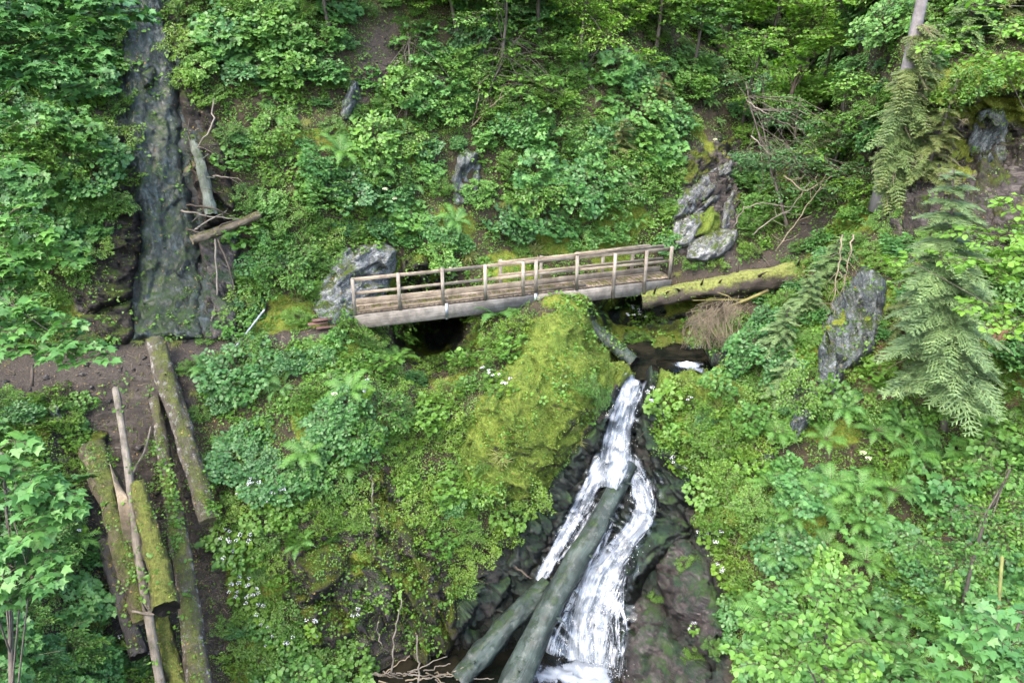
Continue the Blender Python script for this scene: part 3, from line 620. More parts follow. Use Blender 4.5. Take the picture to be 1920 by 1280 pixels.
def log(name, label, px, r0, r1, mat, seed=1, cat='log', group=None, seg=26, bend=.03, rough=.12, endmat=None, stubs=0, stubmat=None, ends=(0, 1), n=60, stublen=.3):
    Q = log_pts(px, n, bend, seed); t = np.linspace(0, 1, n)
    rad = r0 * (1 - t) + r1 * t
    T = np.gradient(Q, axis=0); T /= np.linalg.norm(T, axis=1)[:, None]
    ref = np.array([0, 0, 1.]) if abs(T[0][2]) < .85 else np.array([0, 1., 0])
    x = np.cross(T, ref); x /= np.linalg.norm(x, axis=1)[:, None]; y = np.cross(T, x)
    a = np.linspace(0, 2 * PI, seg, endpoint=False)
    nz_ = fbm(np.stack([np.cos(a)[None] * 1.2 + 0 * t[:, None], np.sin(a)[None] * 1.2 + 0 * t[:, None], t[:, None] * n / 6 + seed * 5 + 0 * a[None]], -1), 3, seed)
    rr = rad[:, None] * (1 + rough * 2 * nz_ + .10 * fbm(np.stack([np.cos(a)[None] * 4 + 0 * t[:, None], np.sin(a)[None] * 4 + 0 * t[:, None], t[:, None] * n / 4 + seed * 5 + 0 * a[None]], -1), 3, seed + 3))
    V = (Q[:, None] + rr[..., None] * (np.cos(a)[None, :, None] * x[:, None] + np.sin(a)[None, :, None] * y[:, None]))
    if 0 in ends: V[0] += (RNG.random((seg, 1)) - .5) * .08 * r0 * T[0] * 2
    if 1 in ends: V[-1] += (RNG.random((seg, 1)) - .5) * .08 * r1 * T[-1] * 2
    base = Q[np.argmin(Q[:, 2])].copy(); base[2] -= rad.max()
    root = empty(name, base, label, cat, group)
    i = np.arange(n - 1)[:, None] * seg; j = np.arange(seg)[None]; j2 = (j + 1) % seg
    Qd = np.stack([i + j, i + j2, i + seg + j2, i + seg + j], -1).reshape(-1, 4)
    ln = np.linalg.norm(Q[-1] - Q[0]); fl = np.stack([np.cos(a)[None] * rad.mean() * 9 + 0 * t[:, None], np.sin(a)[None] * rad.mean() * 9 + 0 * t[:, None], t[:, None] * ln * .55 + 0 * a[None]], -1)
    b = obj('trunk', mesh_np('trunk', V.reshape(-1, 3) - base, Qd, mat, smooth=True, cols={'flow': fl.reshape(-1, 3)}), root)
    LOGV.append(V.reshape(-1, 3)); LOGF.append(np.concatenate([Qd[:, [0, 1, 2]], Qd[:, [0, 2, 3]]]))
    for k, (e, q, tt) in enumerate(((0, Q[0], -T[0]), (n - 1, Q[-1], T[-1]))):
        ring = V[e]; c = ring.mean(0) - tt * rad[e] * .12
        inner = c + (ring - ring.mean(0)) * .5 - tt * 0.0
        VV = np.vstack([ring, inner, c[None]]); s = np.arange(seg); s2 = (s + 1) % seg
        FF = np.concatenate([np.c_[s, s2, seg + s2], np.c_[s, seg + s2, seg + s], np.c_[seg + s, seg + s2, np.full(seg, 2 * seg)]])
        obj('cut_end', mesh_np('cut_end', VV - base, FF, endmat or M_CUT), root)
    rr_ = np.random.default_rng(seed + 40)
    for k in range(stubs):
        e = int((k + .5 + .4 * (rr_.random() - .5)) / stubs * n) % n; ang = rr_.random() * 2 * PI
        d = np.cos(ang) * x[e] + np.sin(ang) * y[e]
        if d @ ray(960, 640) > .2: d = -d
        d = d + .3 * rr_.normal(size=3); d[2] = abs(d[2]) * .8 + .1; d /= np.linalg.norm(d)
        L = stublen * (.4 + rr_.random()); g = Geo(); s0 = Q[e] + d * rad[e] * .7
        g.tube([s0, s0 + d * L * .5, s0 + d * L + np.array([0, 0, -.12 * L])], [rad[e] * .10 + .010, rad[e] * .07 + .008, .008], 6)
        g.build('branch_stub', stubmat or mat, root)
    return root
GL = 'logs slid down the left gully'
log('mossy_log', 'long sawn log with moss and pale bark leaning from the left path down the gully', [(292, 640, 20.15), (340, 800, 19.15), (392, 975, 18.35)], .26, .235, M_LOGMOSS, 1, group=GL, stubs=3, endmat=M_SPLIT)
log('mossy_log', 'slender mossy log with seedlings on its back reaching the lower left edge', [(286, 745, 19.75), (316, 900, 18.9), (345, 1040, 17.9), (380, 1310, 16.3)], .13, .27, M_LOGMOSS, 2, group=GL, rough=.1)
log('bare_pole', 'thin barkless pole standing over the rotten logs in the gully', [(215, 727, 19.4), (238, 870, 18.2), (262, 1040, 17.3), (305, 1300, 16.0)], .085, .105, M_STICK, 3, group=GL, cat='pole', rough=.05, seg=10, bend=.02, stubs=2)
log('rotten_log', 'thick rotting log with pale split side and moss cap in the gully', [(176, 838, 18.75), (215, 960, 18.0), (250, 1090, 17.3), (270, 1165, 16.9)], .31, .22, M_LOGOLD, 4, group=GL, rough=.18, endmat=M_SPLIT)
g = Geo()
for k in range(9):
    x0 = 206 + k * 2.2; g.tube([P(x0, 868 + k * 5, 18.2), P(x0 + 14, 930, 17.75), P(x0 + 24, 1000 + k * 4, 17.45)], [.010, .016, .006], 5, tint=.3 + .07 * k)
g.build('splintered_wood', M_SPLIT, tag(empty('wood_splinter', P(220, 1000, 17.6)), 'pale splinter torn along the right side of the thick rotting log', 'splinter'))
log('mossy_log', 'short thick log coated in moss with a dark hollow sawn end', [(262, 905, 17.7), (286, 1030, 16.95), (311, 1143, 16.0)], .18, .275, M_LOGMOSS2, 5, group=GL, rough=.1)
log('mossy_log', 'half-hidden mossy log under the dark sawn end at the lower edge', [(300, 1150, 17.3), (320, 1230, 16.8), (342, 1310, 16.2)], .2, .2, M_LOGMOSS2, 6, group=GL)
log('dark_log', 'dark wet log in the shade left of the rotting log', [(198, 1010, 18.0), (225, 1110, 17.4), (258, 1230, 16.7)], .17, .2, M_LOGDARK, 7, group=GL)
log('stick', 'short pale stick jammed across the logs in the gully', [(247, 1147, 16.7), (270, 1149, 16.55), (292, 1150, 16.5)], .03, .026, M_STICK, 8, cat='stick', seg=8)
log('stick', 'thin pale stick propped behind the bare pole', [(284, 800, 19.5), (268, 850, 19.3), (250, 890, 19.1)], .03, .03, M_STICK, 9, cat='stick', seg=8)
log('fallen_trunk', 'large fallen trunk with bright moss on top lying at the right end of the bridge', [(1204, 562, 24.2), (1300, 544, 24.05), (1390, 532, 24.2), (1500, 512, 24.3)], .27, .38, bark('fallen_bark', (.07, .055, .042, 1), (.17, .14, .11, 1), moss=.60, mosscol=(.26, .29, .075)), 10, rough=.16, stubs=9, stubmat=M_STICKDARK, n=44, stublen=.7)
log('fallen_trunk', 'short grey log slanting down into the upper pool under the bridge', [(1105, 612, 23.3), (1150, 645, 22.9), (1192, 682, 22.4)], .23, .2, M_LOGWET, 11, cat='log')
log('wet_log', 'long dark green log lying down the middle of the waterfall', [(1176, 872, 20.85), (1120, 985, 19.9), (1050, 1110, 19.3), (950, 1310, 18.5)], .225, .36, M_LOGWET, 12, rough=.12, n=46, stubs=5, bend=.05)
log('wet_log', 'shorter wet log resting in the left strand with its foot in the pool', [(1030, 1092, 19.95), (960, 1160, 19.5), (862, 1275, 18.95)], .25, .31, M_LOGWET, 13, rough=.12, stubs=3, bend=.02)
WD = 'driftwood caught on the wet rock face'
log('dead_log', 'grey-green rotten log upright on the wet rock face at upper left', [(362, 255, 22.3), (378, 320, 21.9), (398, 405, 21.6)], .12, .17, bark('grey_green_log', (.10, .12, .09, 1), (.24, .27, .22, 1), moss=.3, mosscol=(.1, .17, .04)), 14, group=WD, stubs=4)
log('dead_log', 'smooth brown broken log sticking out sideways from the wet face', [(362, 452, 21.2), (410, 432, 21.5), (485, 402, 22)], .14, .12, M_LOGBROWN, 15, group=WD, endmat=M_SPLIT)
log('dead_log', 'stout brown log wedged behind the grey-green one', [(344, 334, 22.3), (370, 308, 22.3), (402, 282, 22.5)], .13, .10, M_LOGBROWN, 16, group=WD)
def stick(label, pts, r0, r1, mat, seed=1, name='stick', group=None, tw=0):
    C = np.array([P(*p) for p in pts]); t = np.linspace(0, 1, len(C)); tt = np.linspace(0, 1, len(C) * 4)
    Q = np.stack([np.interp(tt, t, C[:, k]) for k in range(3)], 1)
    rr = np.random.default_rng(seed); Q[1:-1] += rr.normal(size=(len(Q) - 2, 3)) * .018
    base = Q[np.argmin(Q[:, 2])]
    g = Geo(); g.tube(Q, np.linspace(r0, r1, len(Q)), 6)
    for k in range(tw):
        e = rr.integers(2, len(Q) - 1); d = (Q[e] - Q[e - 1]); d /= np.linalg.norm(d); d = d * .6 + rr.normal(size=3) * .55; d /= np.linalg.norm(d); L = rr.uniform(.25, .75)
        g.tube([Q[e], Q[e] + d * L * .5 + rr.normal(size=3) * .04, Q[e] + d * L + rr.normal(size=3) * .07], [r1 * .9, r1 * .7, .006], 4)
    V, Fc, T = g.arrays()
    o = obj(name, mesh_np(name, V - base, Fc, mat, T, True), label=label, cat='stick', group=group); o.location = base; return o
stick('thin curved stick hanging down the wet face below the driftwood', [(403, 448, 21.4), (408, 540, 21.3), (395, 635, 20.9)], .03, .02, M_STICK, 1, group=WD)
stick('thin dark stick bending right below the driftwood', [(408, 448, 21.4), (428, 495, 21.4), (446, 565, 21.3)], .028, .018, M_STICKDARK, 2, group=WD)
stick('bent bare stick arching over the upright grey-green log', [(400, 185, 22.4), (398, 235, 22.0), (372, 275, 21.8)], .03, .02, M_STICK, 3, group=WD)
for k, (a, b, c) in enumerate([((340, 395, 21.7), (390, 404, 21.5), (450, 412, 21.6)), ((350, 385, 21.7), (400, 390, 21.4), (440, 405, 21.7)), ((365, 432, 21.5), (380, 420, 21.4), (425, 395, 21.6)), ((350, 430, 21.5), (375, 437, 21.3), (392, 432, 21.5)), ((400, 330, 22), (420, 333, 21.9), (436, 334, 21.9)), ((398, 360, 22), (410, 362, 21.8), (420, 361, 21.8)), ((340, 235, 22.6), (355, 262, 22.2), (372, 290, 22)), ((395, 440, 21.4), (420, 420, 21.5), (482, 404, 22))]):
    stick('dark broken branch in the tangle of driftwood on the wet face', [a, b, c], .035, .015, M_STICKDARK if k % 2 else M_STICK, 10 + k, name='driftwood_branch', group='broken branches in the driftwood tangle', tw=2)
stick('upright bent bare stick at the pool edge on the bottom left', [(733, 1262, 18.3), (740, 1190, 18.2), (753, 1122, 18.1)], .028, .014, M_STICK, 21, tw=1)
stick('short straight pale stick standing by the bottom edge', [(786, 1290, 18.4), (784, 1240, 18.4), (782, 1190, 18.3)], .026, .02, M_STICK, 22)
stick('faint thin stick against the mossy rock rib', [(716, 1210, 18.5), (706, 1180, 18.5), (712, 1165, 18.5)], .014, .01, M_STICK, 23)
stick('bare white stem against the rock rib', [(697, 960, 18.9), (699, 920, 18.8), (697, 890, 18.7)], .02, .014, M_STICK, 24)
stick('dark twig poking over the left strand of the falls', [(966, 1062, 19.9), (985, 1078, 19.6), (998, 1084, 19.6)], .03, .02, M_STICKDARK, 25)
stick('bare forked twig on the huge mossy boulder', [(955, 790, 20.0), (965, 740, 20.1), (960, 695, 20.3)], .014, .008, M_STICK, 26, tw=2)
for k in range(22):
    x = 690 + RNG.random() * 170; y = 1255 + RNG.random() * 26; an = RNG.normal() * .35; L = 30 + RNG.random() * 45
    d = min(19.0 + (RNG.random() - .5) * .3, 19.3)
    stick('thin washed-up stick in the pile at the pool edge', [(x, y, d), (x + L * .5, y - L * .5 * an, d - .05), (x + L, y - L * an, d)], .02, .01, M_STICK if k % 3 else M_TWIG, 60 + k, name='washed_stick', group='washed-up sticks piled at the pool edge')
# tangle of bare branches at upper left and on the right slope
TG = 'dead branches tangled on the upper slopes'
for k, (lab, pts, mt, tw) in enumerate([
    ('mossy dead limb slanting up among shrubs at the upper left', [(445, 225, 24), (475, 165, 23.8), (500, 100, 23.8), (520, 20, 24)], M_TWIGMOSS, 6),
    ('bare limb spreading right from the upper left tangle', [(460, 190, 23.6), (520, 150, 23.4), (608, 112, 23.6)], M_TWIGMOSS, 5),
    ('bare pale limb fanning over shrubs at the upper left', [(432, 128, 23.8), (475, 105, 23.4), (522, 82, 23.6)], M_TWIG, 5),
    ('thin bare limb dropping from the upper left tangle', [(520, 110, 23.4), (545, 140, 23.2), (535, 180, 23.3)], M_TWIG, 3),
    ('pale dead branch lying on the slope above the bridge right half', [(1105, 280, 26), (1150, 315, 25.6), (1222, 388, 25.3)], M_TWIG, 8),
    ('bare forked branch above the bridge centre', [(966, 310, 25), (990, 345, 24.8), (1008, 400, 24.8)], M_TWIG, 3),
    ('bare silvery branch hanging over the path beyond the striped slabs', [(1400, 190, 26.5), (1440, 215, 26), (1470, 232, 26), (1510, 245, 25.8)], M_STICK, 7),
    ('bleached root-like branch above the right path', [(1408, 255, 26), (1440, 285, 25.6), (1455, 300, 25.4)], M_STICK, 9),
    ('crooked bare branch reaching left over the right path', [(1375, 425, 25.5), (1395, 390, 25.2), (1430, 380, 25), (1500, 390, 24.6)], M_STICK, 4),
    ('crooked pale branch beside the right path', [(1412, 440, 25.3), (1440, 415, 25), (1480, 395, 24.6), (1520, 340, 24.3)], M_STICK, 6),
    ('dead branch in the brush over the right path bend', [(1455, 470, 24.6), (1490, 420, 24.3), (1540, 350, 23.8)], M_TWIG, 10),
    ('brown dead branch in the brush beside the crag', [(1470, 330, 24.6), (1510, 360, 24.2), (1560, 330, 23.6)], M_TWIG, 10),
    ('hanging dead twigs over the tall grey rock face', [(1580, 440, 21), (1572, 500, 20.7), (1560, 585, 20.7)], M_TWIG, 12),
    ('drooping dead brush against the tall grey rock face', [(1600, 440, 21), (1590, 490, 20.6), (1582, 545, 20.6)], M_TWIG, 12),
    ('bare limb behind the shrubs above the bridge', [(878, 255, 25.3), (895, 200, 25), (900, 150, 25)], M_TWIG, 5),
    ('bare limb under the dark hollow above the bridge', [(880, 240, 25.2), (920, 200, 24.8), (945, 180, 24.8)], M_TWIG, 5)]):
    stick(lab, pts, .026, .011, mt, 100 + k, name='dead_branch', tw=tw, group=TG)
# dead conifer top drooping over the cascade
dc = empty('dead_conifer_branch', P(1440, 550, 22.6), 'fallen yellowish conifer branch with a beige fan of dead twigs over the small cascade', 'branch')
g = Geo(); g.tube([P(1440, 545, 23.0), P(1400, 562, 22.9), P(1360, 578, 22.8), P(1315, 598, 22.7)], [.06, .05, .04, .02], 7)
g.tube([P(1400, 562, 22.9), P(1350, 562, 22.9), P(1298, 563, 22.8)], [.03, .02, .01], 5); g.tube([P(1385, 568, 22.9), P(1365, 555, 22.9), P(1345, 548, 22.8)], [.03, .02, .01], 5)
g.build('limb', M_TWIGMOSS, dc)
g = Geo(); rr = np.random.default_rng(5)
for k in range(230):
    t = rr.random(); s = np.array([1318 + 75 * t + 12 * rr.normal(), 585 - 12 * t + 8 * rr.normal()])
    ex, ey = 1283 + 95 * rr.random() ** .8, 655 - 55 * rr.random() ** 1.6 * (1 if rr.random() < .8 else .2)
    ex += (t - .5) * 40
    mx, my = (s[0] + ex) / 2 + rr.normal() * 8 - 10, (s[1] + ey) / 2 - 6
    d = 22.6 + rr.normal() * .15
    g.tube([P(s[0], s[1], 22.75), P(mx, my, d), P(ex, ey, d - .05)], [.008, .006, .003], 3, cap=False, tint=rr.random())
g.build('twigs_fan', M_TWIG, dc)
# slim white pole and dark stake
def pole(name, label, a, b, r, mat, cat):
    g = Geo(); A0, B0 = P(*a), P(*b); g.tube([A0, A0 * .7 + B0 * .3, B0 * .999 + A0 * .001, B0], [r, r, r, r * .7], 10)
    V, Fc, T = g.arrays(); o = obj(name, mesh_np(name, V - A0, Fc, mat, T, True), label=label, cat=cat); o.location = A0
M_WHITE = wood_mat('white_pole', (.36, .4, .4, 1), (.55, .6, .6, 1), rough=.45, grain=12)
pole('white_pole', 'thin white pole leaning up from the path at the bridge left end', (438, 655, 20.3), (496, 580, 20.6), .024, M_WHITE, 'pole')
pole('dark_stake', 'short dark stake standing in the left path', (60, 724, 19.5), (61, 683, 19.5), .04, M_STICKDARK, 'stake')
pole('mossy_sapling', 'pale yellow-green mossy stem upright among leaves at the right edge', (1872, 1145, 13.2), (1879, 1042, 13.25), .03, bark('mossy_stem_bark', (.16, .18, .05, 1), (.28, .30, .09, 1)), 'sapling')

# ------------------------------------------------------------------ water
def water_mat():
    m, nt, out = newmat('pool_water'); n = N(nt)
    pos = n('ShaderNodeNewGeometry').outputs['Position']
    c = n.mix(n.map(n.noise(pos, 1.6, 4), .4, .6), (.010, .013, .009, 1), (.032, .028, .018, 1))
    h = n.noise(n('ShaderNodeMapping', {'Vector': pos, 'Scale': (1, 1.8, 1)}).outputs[0], 6, 4, .6)
    p = n('ShaderNodeBsdfPrincipled', {'Base Color': c, 'Roughness': .08, 'IOR': 1.33, 'Specular IOR Level': .6, 'Normal': n.bump(h, .02, .4)})
    nt.links.new(p.outputs[0], out.inputs[0]); return m
def foam_mat(name, dens=.5, sx=1.0):
    m, nt, out = newmat(name); n = N(nt)
    uv = n('ShaderNodeAttribute', attribute_name='flow').outputs['Vector']
    ed = n('ShaderNodeAttribute', attribute_name='tint').outputs['Fac']
    v1 = n('ShaderNodeMapping', {'Vector': uv, 'Scale': (8 * sx, 1.0, 1)}).outputs[0]
    v2 = n('ShaderNodeMapping', {'Vector': uv, 'Scale': (22 * sx, 3.2, 1)}).outputs[0]
    a = n.noise(v1, 1.0, 5, .62, .35); b = n.noise(v2, 1.0, 5, .72, .45)
    k = n.noise(uv, 22, 4, .8)
    f = n.math('ADD', n.math('MULTIPLY', a, .46), n.math('ADD', n.math('MULTIPLY', b, .42), n.math('MULTIPLY', k, .12)))
    f = n.math('ADD', f, n.math('MULTIPLY', n.math('SUBTRACT', ed, 1.0), .26))
    al = n.map(f, .565 - dens * .2, .665 - dens * .2)
    col = n.mix(n.map(f, .50, .62), (.26, .30, .34, 1), (.78, .80, .82, 1))
    d = n('ShaderNodeBsdfPrincipled', {'Base Color': col, 'Roughness': .35, 'Subsurface Weight': 0, 'Specular IOR Level': .4, 'Normal': n.bump(f, .06, .8)})
    w = n('ShaderNodeBsdfGlossy', {'Color': (.7, .8, .85, 1), 'Roughness': .15}); t = n('ShaderNodeBsdfTransparent')
    thin = n('ShaderNodeMixShader', {0: .04, 1: t.outputs[0], 2: w.outputs[0]})
    mx = n('ShaderNodeMixShader', {0: al, 1: thin.outputs[0], 2: d.outputs[0]})
    nt.links.new(mx.outputs[0], out.inputs[0]); return m
def pool(name, label, poly, z, nstep=60):
    poly = np.array(poly, float); d = ray(poly[:, 0], poly[:, 1]); k = (z - CAMZ) / d[:, 2]; W = CAM + d * k[:, None]
    x0, y0 = W[:, :2].min(0); x1, y1 = W[:, :2].max(0)
    xs = np.linspace(x0, x1, nstep); ys = np.linspace(y0, y1, nstep); X, Y = np.meshgrid(xs, ys)
    D = inpoly(X, Y, W[:, :2].tolist()); Z = z + .012 * fbm(np.stack([X * 5, Y * 7, 0 * X], -1), 3, 4)
    ii = (np.arange(nstep - 1)[:, None] * nstep + np.arange(nstep - 1)[None]); s = (x1 - x0) / nstep
    ok = D > -s * 1.5; okc = ok[:-1, :-1] & ok[1:, :-1] & ok[:-1, 1:] & ok[1:, 1:]; ii = ii[okc]
    obj(name, mesh_np(name, np.stack([X, Y, Z], -1).reshape(-1, 3), np.stack([ii, ii + 1, ii + nstep + 1, ii + nstep], 1), M_WATER, smooth=True), kind='structure', label=label)
M_WATER = water_mat()
POOLZ, UPZ = -7.86, -1.80
pool('pool_water', 'brown stream water at the foot of the waterfall', [(600, 1238), (760, 1232), (900, 1215), (1200, 1225), (1260, 1700), (500, 1700)], POOLZ, 90)
pool('upper_pool_water', 'dark still pool above the lip of the waterfall', [(1150, 655), (1210, 640), (1330, 650), (1375, 670), (1350, 706), (1250, 708), (1180, 712), (1155, 690)], UPZ, 60)
def ribbon(path, off, seed, nu=14, spread=.06, nv=None):
    path = np.array(path, float); L = np.r_[0, np.cumsum(np.hypot(*np.diff(path[:, :2], axis=0).T))]
    nv = nv or max(8, int(L[-1] / 5)); s = np.linspace(0, L[-1], nv)
    cx, cy, hw = (np.interp(s, L, path[:, k]) for k in range(3)); hw = hw * 1.12
    # smooth the outline
    ker = np.array([1, 2, 3, 2, 1]) / 9
    for a in (cx, hw):
        a[2:-2] = np.convolve(a, ker, 'valid')
    tx = np.gradient(cx); ty = np.gradient(cy); l = np.hypot(tx, ty); nx_, ny_ = -ty / l, tx / l
    u = np.linspace(-1, 1, nu)
    ww = hw * (1 + .12 * fbm(np.stack([s / 22, 0 * s + seed, 0 * s], -1), 2, seed))
    PX = cx[:, None] + u[None] * ww[:, None] * nx_[:, None]; PY = cy[:, None] + u[None] * ww[:, None] * ny_[:, None]
    D = np.zeros(PX.shape)
    for i in range(nv):
        for j in range(nu):
            h_ = hit(PX[i, j], PY[i, j]); D[i, j] = h_[2] if h_ is not None else 20
    for _ in range(3):
        E = np.pad(D, 1, mode='edge'); D = np.minimum(D, .2 * (E[1:-1, 1:-1] + E[:-2, 1:-1] + E[2:, 1:-1] + E[1:-1, :-2] + E[1:-1, 2:]))
    V = P(PX, PY, D - off)
    V = V + spread * fbm(np.stack([u[None] * ww[:, None] / 14 + seed, s[:, None] / 60 + 0 * u[None], 0 * PX], -1), 3, seed)[..., None] * (-FWD)
    flow = np.stack([u[None] * ww[:, None] / 75 + seed * 1.7, s[:, None] / 75 + 0 * u[None], 0 * PX + seed], -1)
    ed = smooth01(1 - np.abs(u[None]) + 0 * PX, 0, .55) * smooth01(s[:, None] + 0 * PX, -6, 14)
    ii = (np.arange(nv - 1)[:, None] * nu + np.arange(nu - 1)[None]).ravel()
    return V.reshape(-1, 3), np.stack([ii, ii + nu, ii + nu + 1, ii + 1], 1), flow.reshape(-1, 3), ed.ravel()
def fall(name, label, ribs, mat):
    Vs, Fs, FL, T, n0 = [], [], [], [], 0
    for path, off, seed in ribs:
        V, Fc, fl, t = ribbon(path, off, seed, nu=18 if max(p[2] for p in path) > 24 else 10)
        Vs.append(V); Fs.append(Fc + n0); FL.append(fl); T.append(t); n0 += len(V)
    me = mesh_np(name, np.concatenate(Vs), np.concatenate(Fs), mat, np.concatenate(T), True, {'flow': np.concatenate(FL)})
    obj(name, me, kind='structure', label=label)
M_FOAM = foam_mat('falling_water', 1.0); M_FOAM2 = foam_mat('thin_falling_water', .55)
fall('waterfall', 'white waterfall foaming down the dark rock cleft past the logs', [
    ([(1200, 700, 20), (1192, 716, 24), (1178, 745, 24), (1165, 790, 27), (1156, 840, 36), (1156, 880, 46), (1162, 905, 46)], .07, 1),
    ([(1188, 715, 18), (1172, 760, 16), (1158, 820, 22), (1150, 870, 26)], .14, 2),
    ([(1140, 860, 30), (1112, 905, 20), (1085, 955, 17), (1060, 1000, 15), (1030, 1055, 15), (1012, 1090, 14)], .09, 3),
    ([(1180, 860, 24), (1200, 910, 20), (1207, 950, 22), (1196, 985, 26), (1168, 1020, 26), (1140, 1060, 36), (1122, 1110, 42), (1105, 1170, 46), (1098, 1240, 52), (1095, 1265, 56)], .09, 4),
    ([(1150, 1030, 14), (1112, 1080, 22), (1090, 1150, 22), (1085, 1225, 28), (1085, 1262, 34)], .17, 5),
    ([(1164, 838, 22), (1160, 870, 24), (1153, 895, 20), (1146, 915, 13)], .72, 7),
    ([(1200, 962, 12), (1222, 975, 10), (1195, 1000, 9), (1170, 1030, 10)], .12, 6)], M_FOAM)
fall('thin_waterfall', 'thin veils of water beside the main waterfall', [
    ([(1150, 930, 22), (1130, 980, 30), (1095, 1060, 34), (1060, 1130, 36), (1030, 1190, 40), (1020, 1255, 42)], .06, 11),
    ([(1205, 890, 34), (1215, 940, 26), (1200, 990, 30)], .05, 12),
    ([(1170, 1010, 24), (1140, 1080, 58), (1112, 1160, 66), (1095, 1255, 78)], .05, 17),
    ([(1165, 1090, 8), (1166, 1140, 5), (1175, 1180, 5), (1166, 1225, 6), (1160, 1270, 9)], .16, 13),
    ([(1140, 1120, 30), (1142, 1180, 34), (1140, 1250, 34)], .05, 14),
    ([(1115, 930, 24), (1080, 990, 24), (1045, 1050, 24)], .05, 16)], M_FOAM2)
fall('upper_cascade', 'small white cascade spilling into the upper pool', [
    ([(1308, 646, 10), (1303, 662, 20), (1295, 676, 34), (1290, 688, 44)], .22, 15)], M_FOAM)
# foam on the pools
def foam_patch(name, label, cx, cy, rx, ry, z, dens, seed):
    n_ = 40; u = np.linspace(-1, 1, n_); U, Vv = np.meshgrid(u, u); PX = cx + U * rx; PY = cy + Vv * ry
    d = ray(PX, PY); k = (z - CAMZ) / d[..., 2]; W = CAM + d * k[..., None]
    R = np.hypot(U, Vv); ed = smooth01(1 - R, 0, .8)
    W[..., 2] += .10 * ed * (.6 + fbm(W * 5, 3, seed))
    ii = (np.arange(n_ - 1)[:, None] * n_ + np.arange(n_ - 1)[None]).ravel()
    obj(name, mesh_np(name, W.reshape(-1, 3), np.stack([ii, ii + n_, ii + n_ + 1, ii + 1], 1), foam_mat(name, dens, .25), ed.ravel(), True, {'flow': W.reshape(-1, 3)}), kind='structure', label=label)
foam_patch('pool_foam', 'churning white foam where the waterfall hits the pool', 1080, 1266, 125, 38, POOLZ + .02, 1.25, 3)
foam_patch('upper_pool_foam', 'white foam under the small upper cascade', 1288, 687, 58, 14, UPZ + .02, .8, 4)
# spray: droplets thrown up along the falls
g_v, rr = [], np.random.default_rng(9)
tv = np.array([(0, 0, 1.6), (1, 0, 0), (-.5, .87, 0), (-.5, -.87, 0), (0, 0, -1.6)]); tf = np.array([(0, 1, 2), (0, 2, 3), (0, 3, 1), (4, 2, 1), (4, 3, 2), (4, 1, 3)])
Vs, Fs = [], []; 
for k in range(1800):
    seg = [((1185, 720), (1155, 870), 30), ((1140, 870), (1015, 1085), 18), ((1195, 880), (1205, 960), 22), ((1170, 1010), (1095, 1260), 42), ((1020, 1255), (1165, 1265), 30), ((1020, 1240), (1165, 1250), 22)][rr.choice(6, p=[.22, .14, .08, .3, .16, .1])]
    t = rr.random(); x = seg[0][0] * (1 - t) + seg[1][0] * t + rr.normal() * seg[2] * .36; y = seg[0][1] * (1 - t) + seg[1][1] * t + rr.normal() * (10 if seg[2] != 42 else 6)
    h_ = hit(x, y)
    if h_ is None: continue
    c = P(x, y, h_[2] - .1 - .25 * rr.random() ** 2); Vs.append(c + tv * rr.uniform(.004, .013)); Fs.append(tf + 5 * len(Fs))
m, nt, out = newmat('water_spray'); n = N(nt); p = n('ShaderNodeBsdfPrincipled', {'Base Color': (.85, .88, .9, 1), 'Roughness': .3}); nt.links.new(p.outputs[0], out.inputs[0])
obj('water_spray', mesh_np('water_spray', np.concatenate(Vs), np.concatenate(Fs), m), kind='stuff', label='fine white drops thrown off the waterfall')
# ------------------------------------------------------------------ foliage templates
def fan(outline, mid=(0, .5, 0)):
    V = np.array([mid] + [(x, y, z) for x, y, z in outline], float); k = len(outline)
    return V, np.array([(0, 1 + i, 1 + (i + 1) % k) for i in range(k)])
LEAF = (np.array([(0, 0, 0), (-.33, .42, .07), (0, 1, -.10), (.33, .42, .07)]), np.array([(0, 3, 2), (0, 2, 1)]))
BROAD = fan([(0, 0, 0), (.38, .2, .06), (.46, .55, .05), (.25, .88, -.02), (0, 1.05, -.1), (-.25, .88, -.02), (-.46, .55, .05), (-.38, .2, .06)], (0, .5, -.02))
MAPLE = fan([(0, 0, 0), (.28, .05, .02), (.52, .02, -.04), (.42, .32, .03), (.72, .55, -.08), (.34, .62, .03), (.2, .78, .0), (0, 1.15, -.12), (-.2, .78, 0), (-.34, .62, .03), (-.72, .55, -.08), (-.42, .32, .03), (-.52, .02, -.04), (-.28, .05, .02)], (0, .42, .02))
BLADE = (np.array([(-.5, 0, 0), (.5, 0, 0), (.32, .5, .0), (-.32, .5, 0), (0, 1, 0)]), np.array([(0, 1, 2), (0, 2, 3), (3, 2, 4)]))

def unit(v): return v / (np.linalg.norm(v, axis=-1, keepdims=True) + 1e-9)
def frames(fwd, up):
    f = unit(np.asarray(fwd, float)); s = unit(np.cross(f, up)); u = np.cross(s, f)
    return np.stack([s, f, u], -1)          # columns: side, forward, up
def scatter(tpl, R, L, S):
    V, Fc = tpl; n = len(L); S = np.broadcast_to(S, (n,) if np.ndim(S) < 2 else (n, 3))
    Sv = S[:, None, None] if S.ndim == 1 else S[:, None, :]
    W = np.einsum('nij,nkj->nki', R, V[None] * Sv) + L[:, None, :]
    return W.reshape(-1, 3), (Fc[None] + (np.arange(n) * len(V))[:, None, None]).reshape(-1, 3)

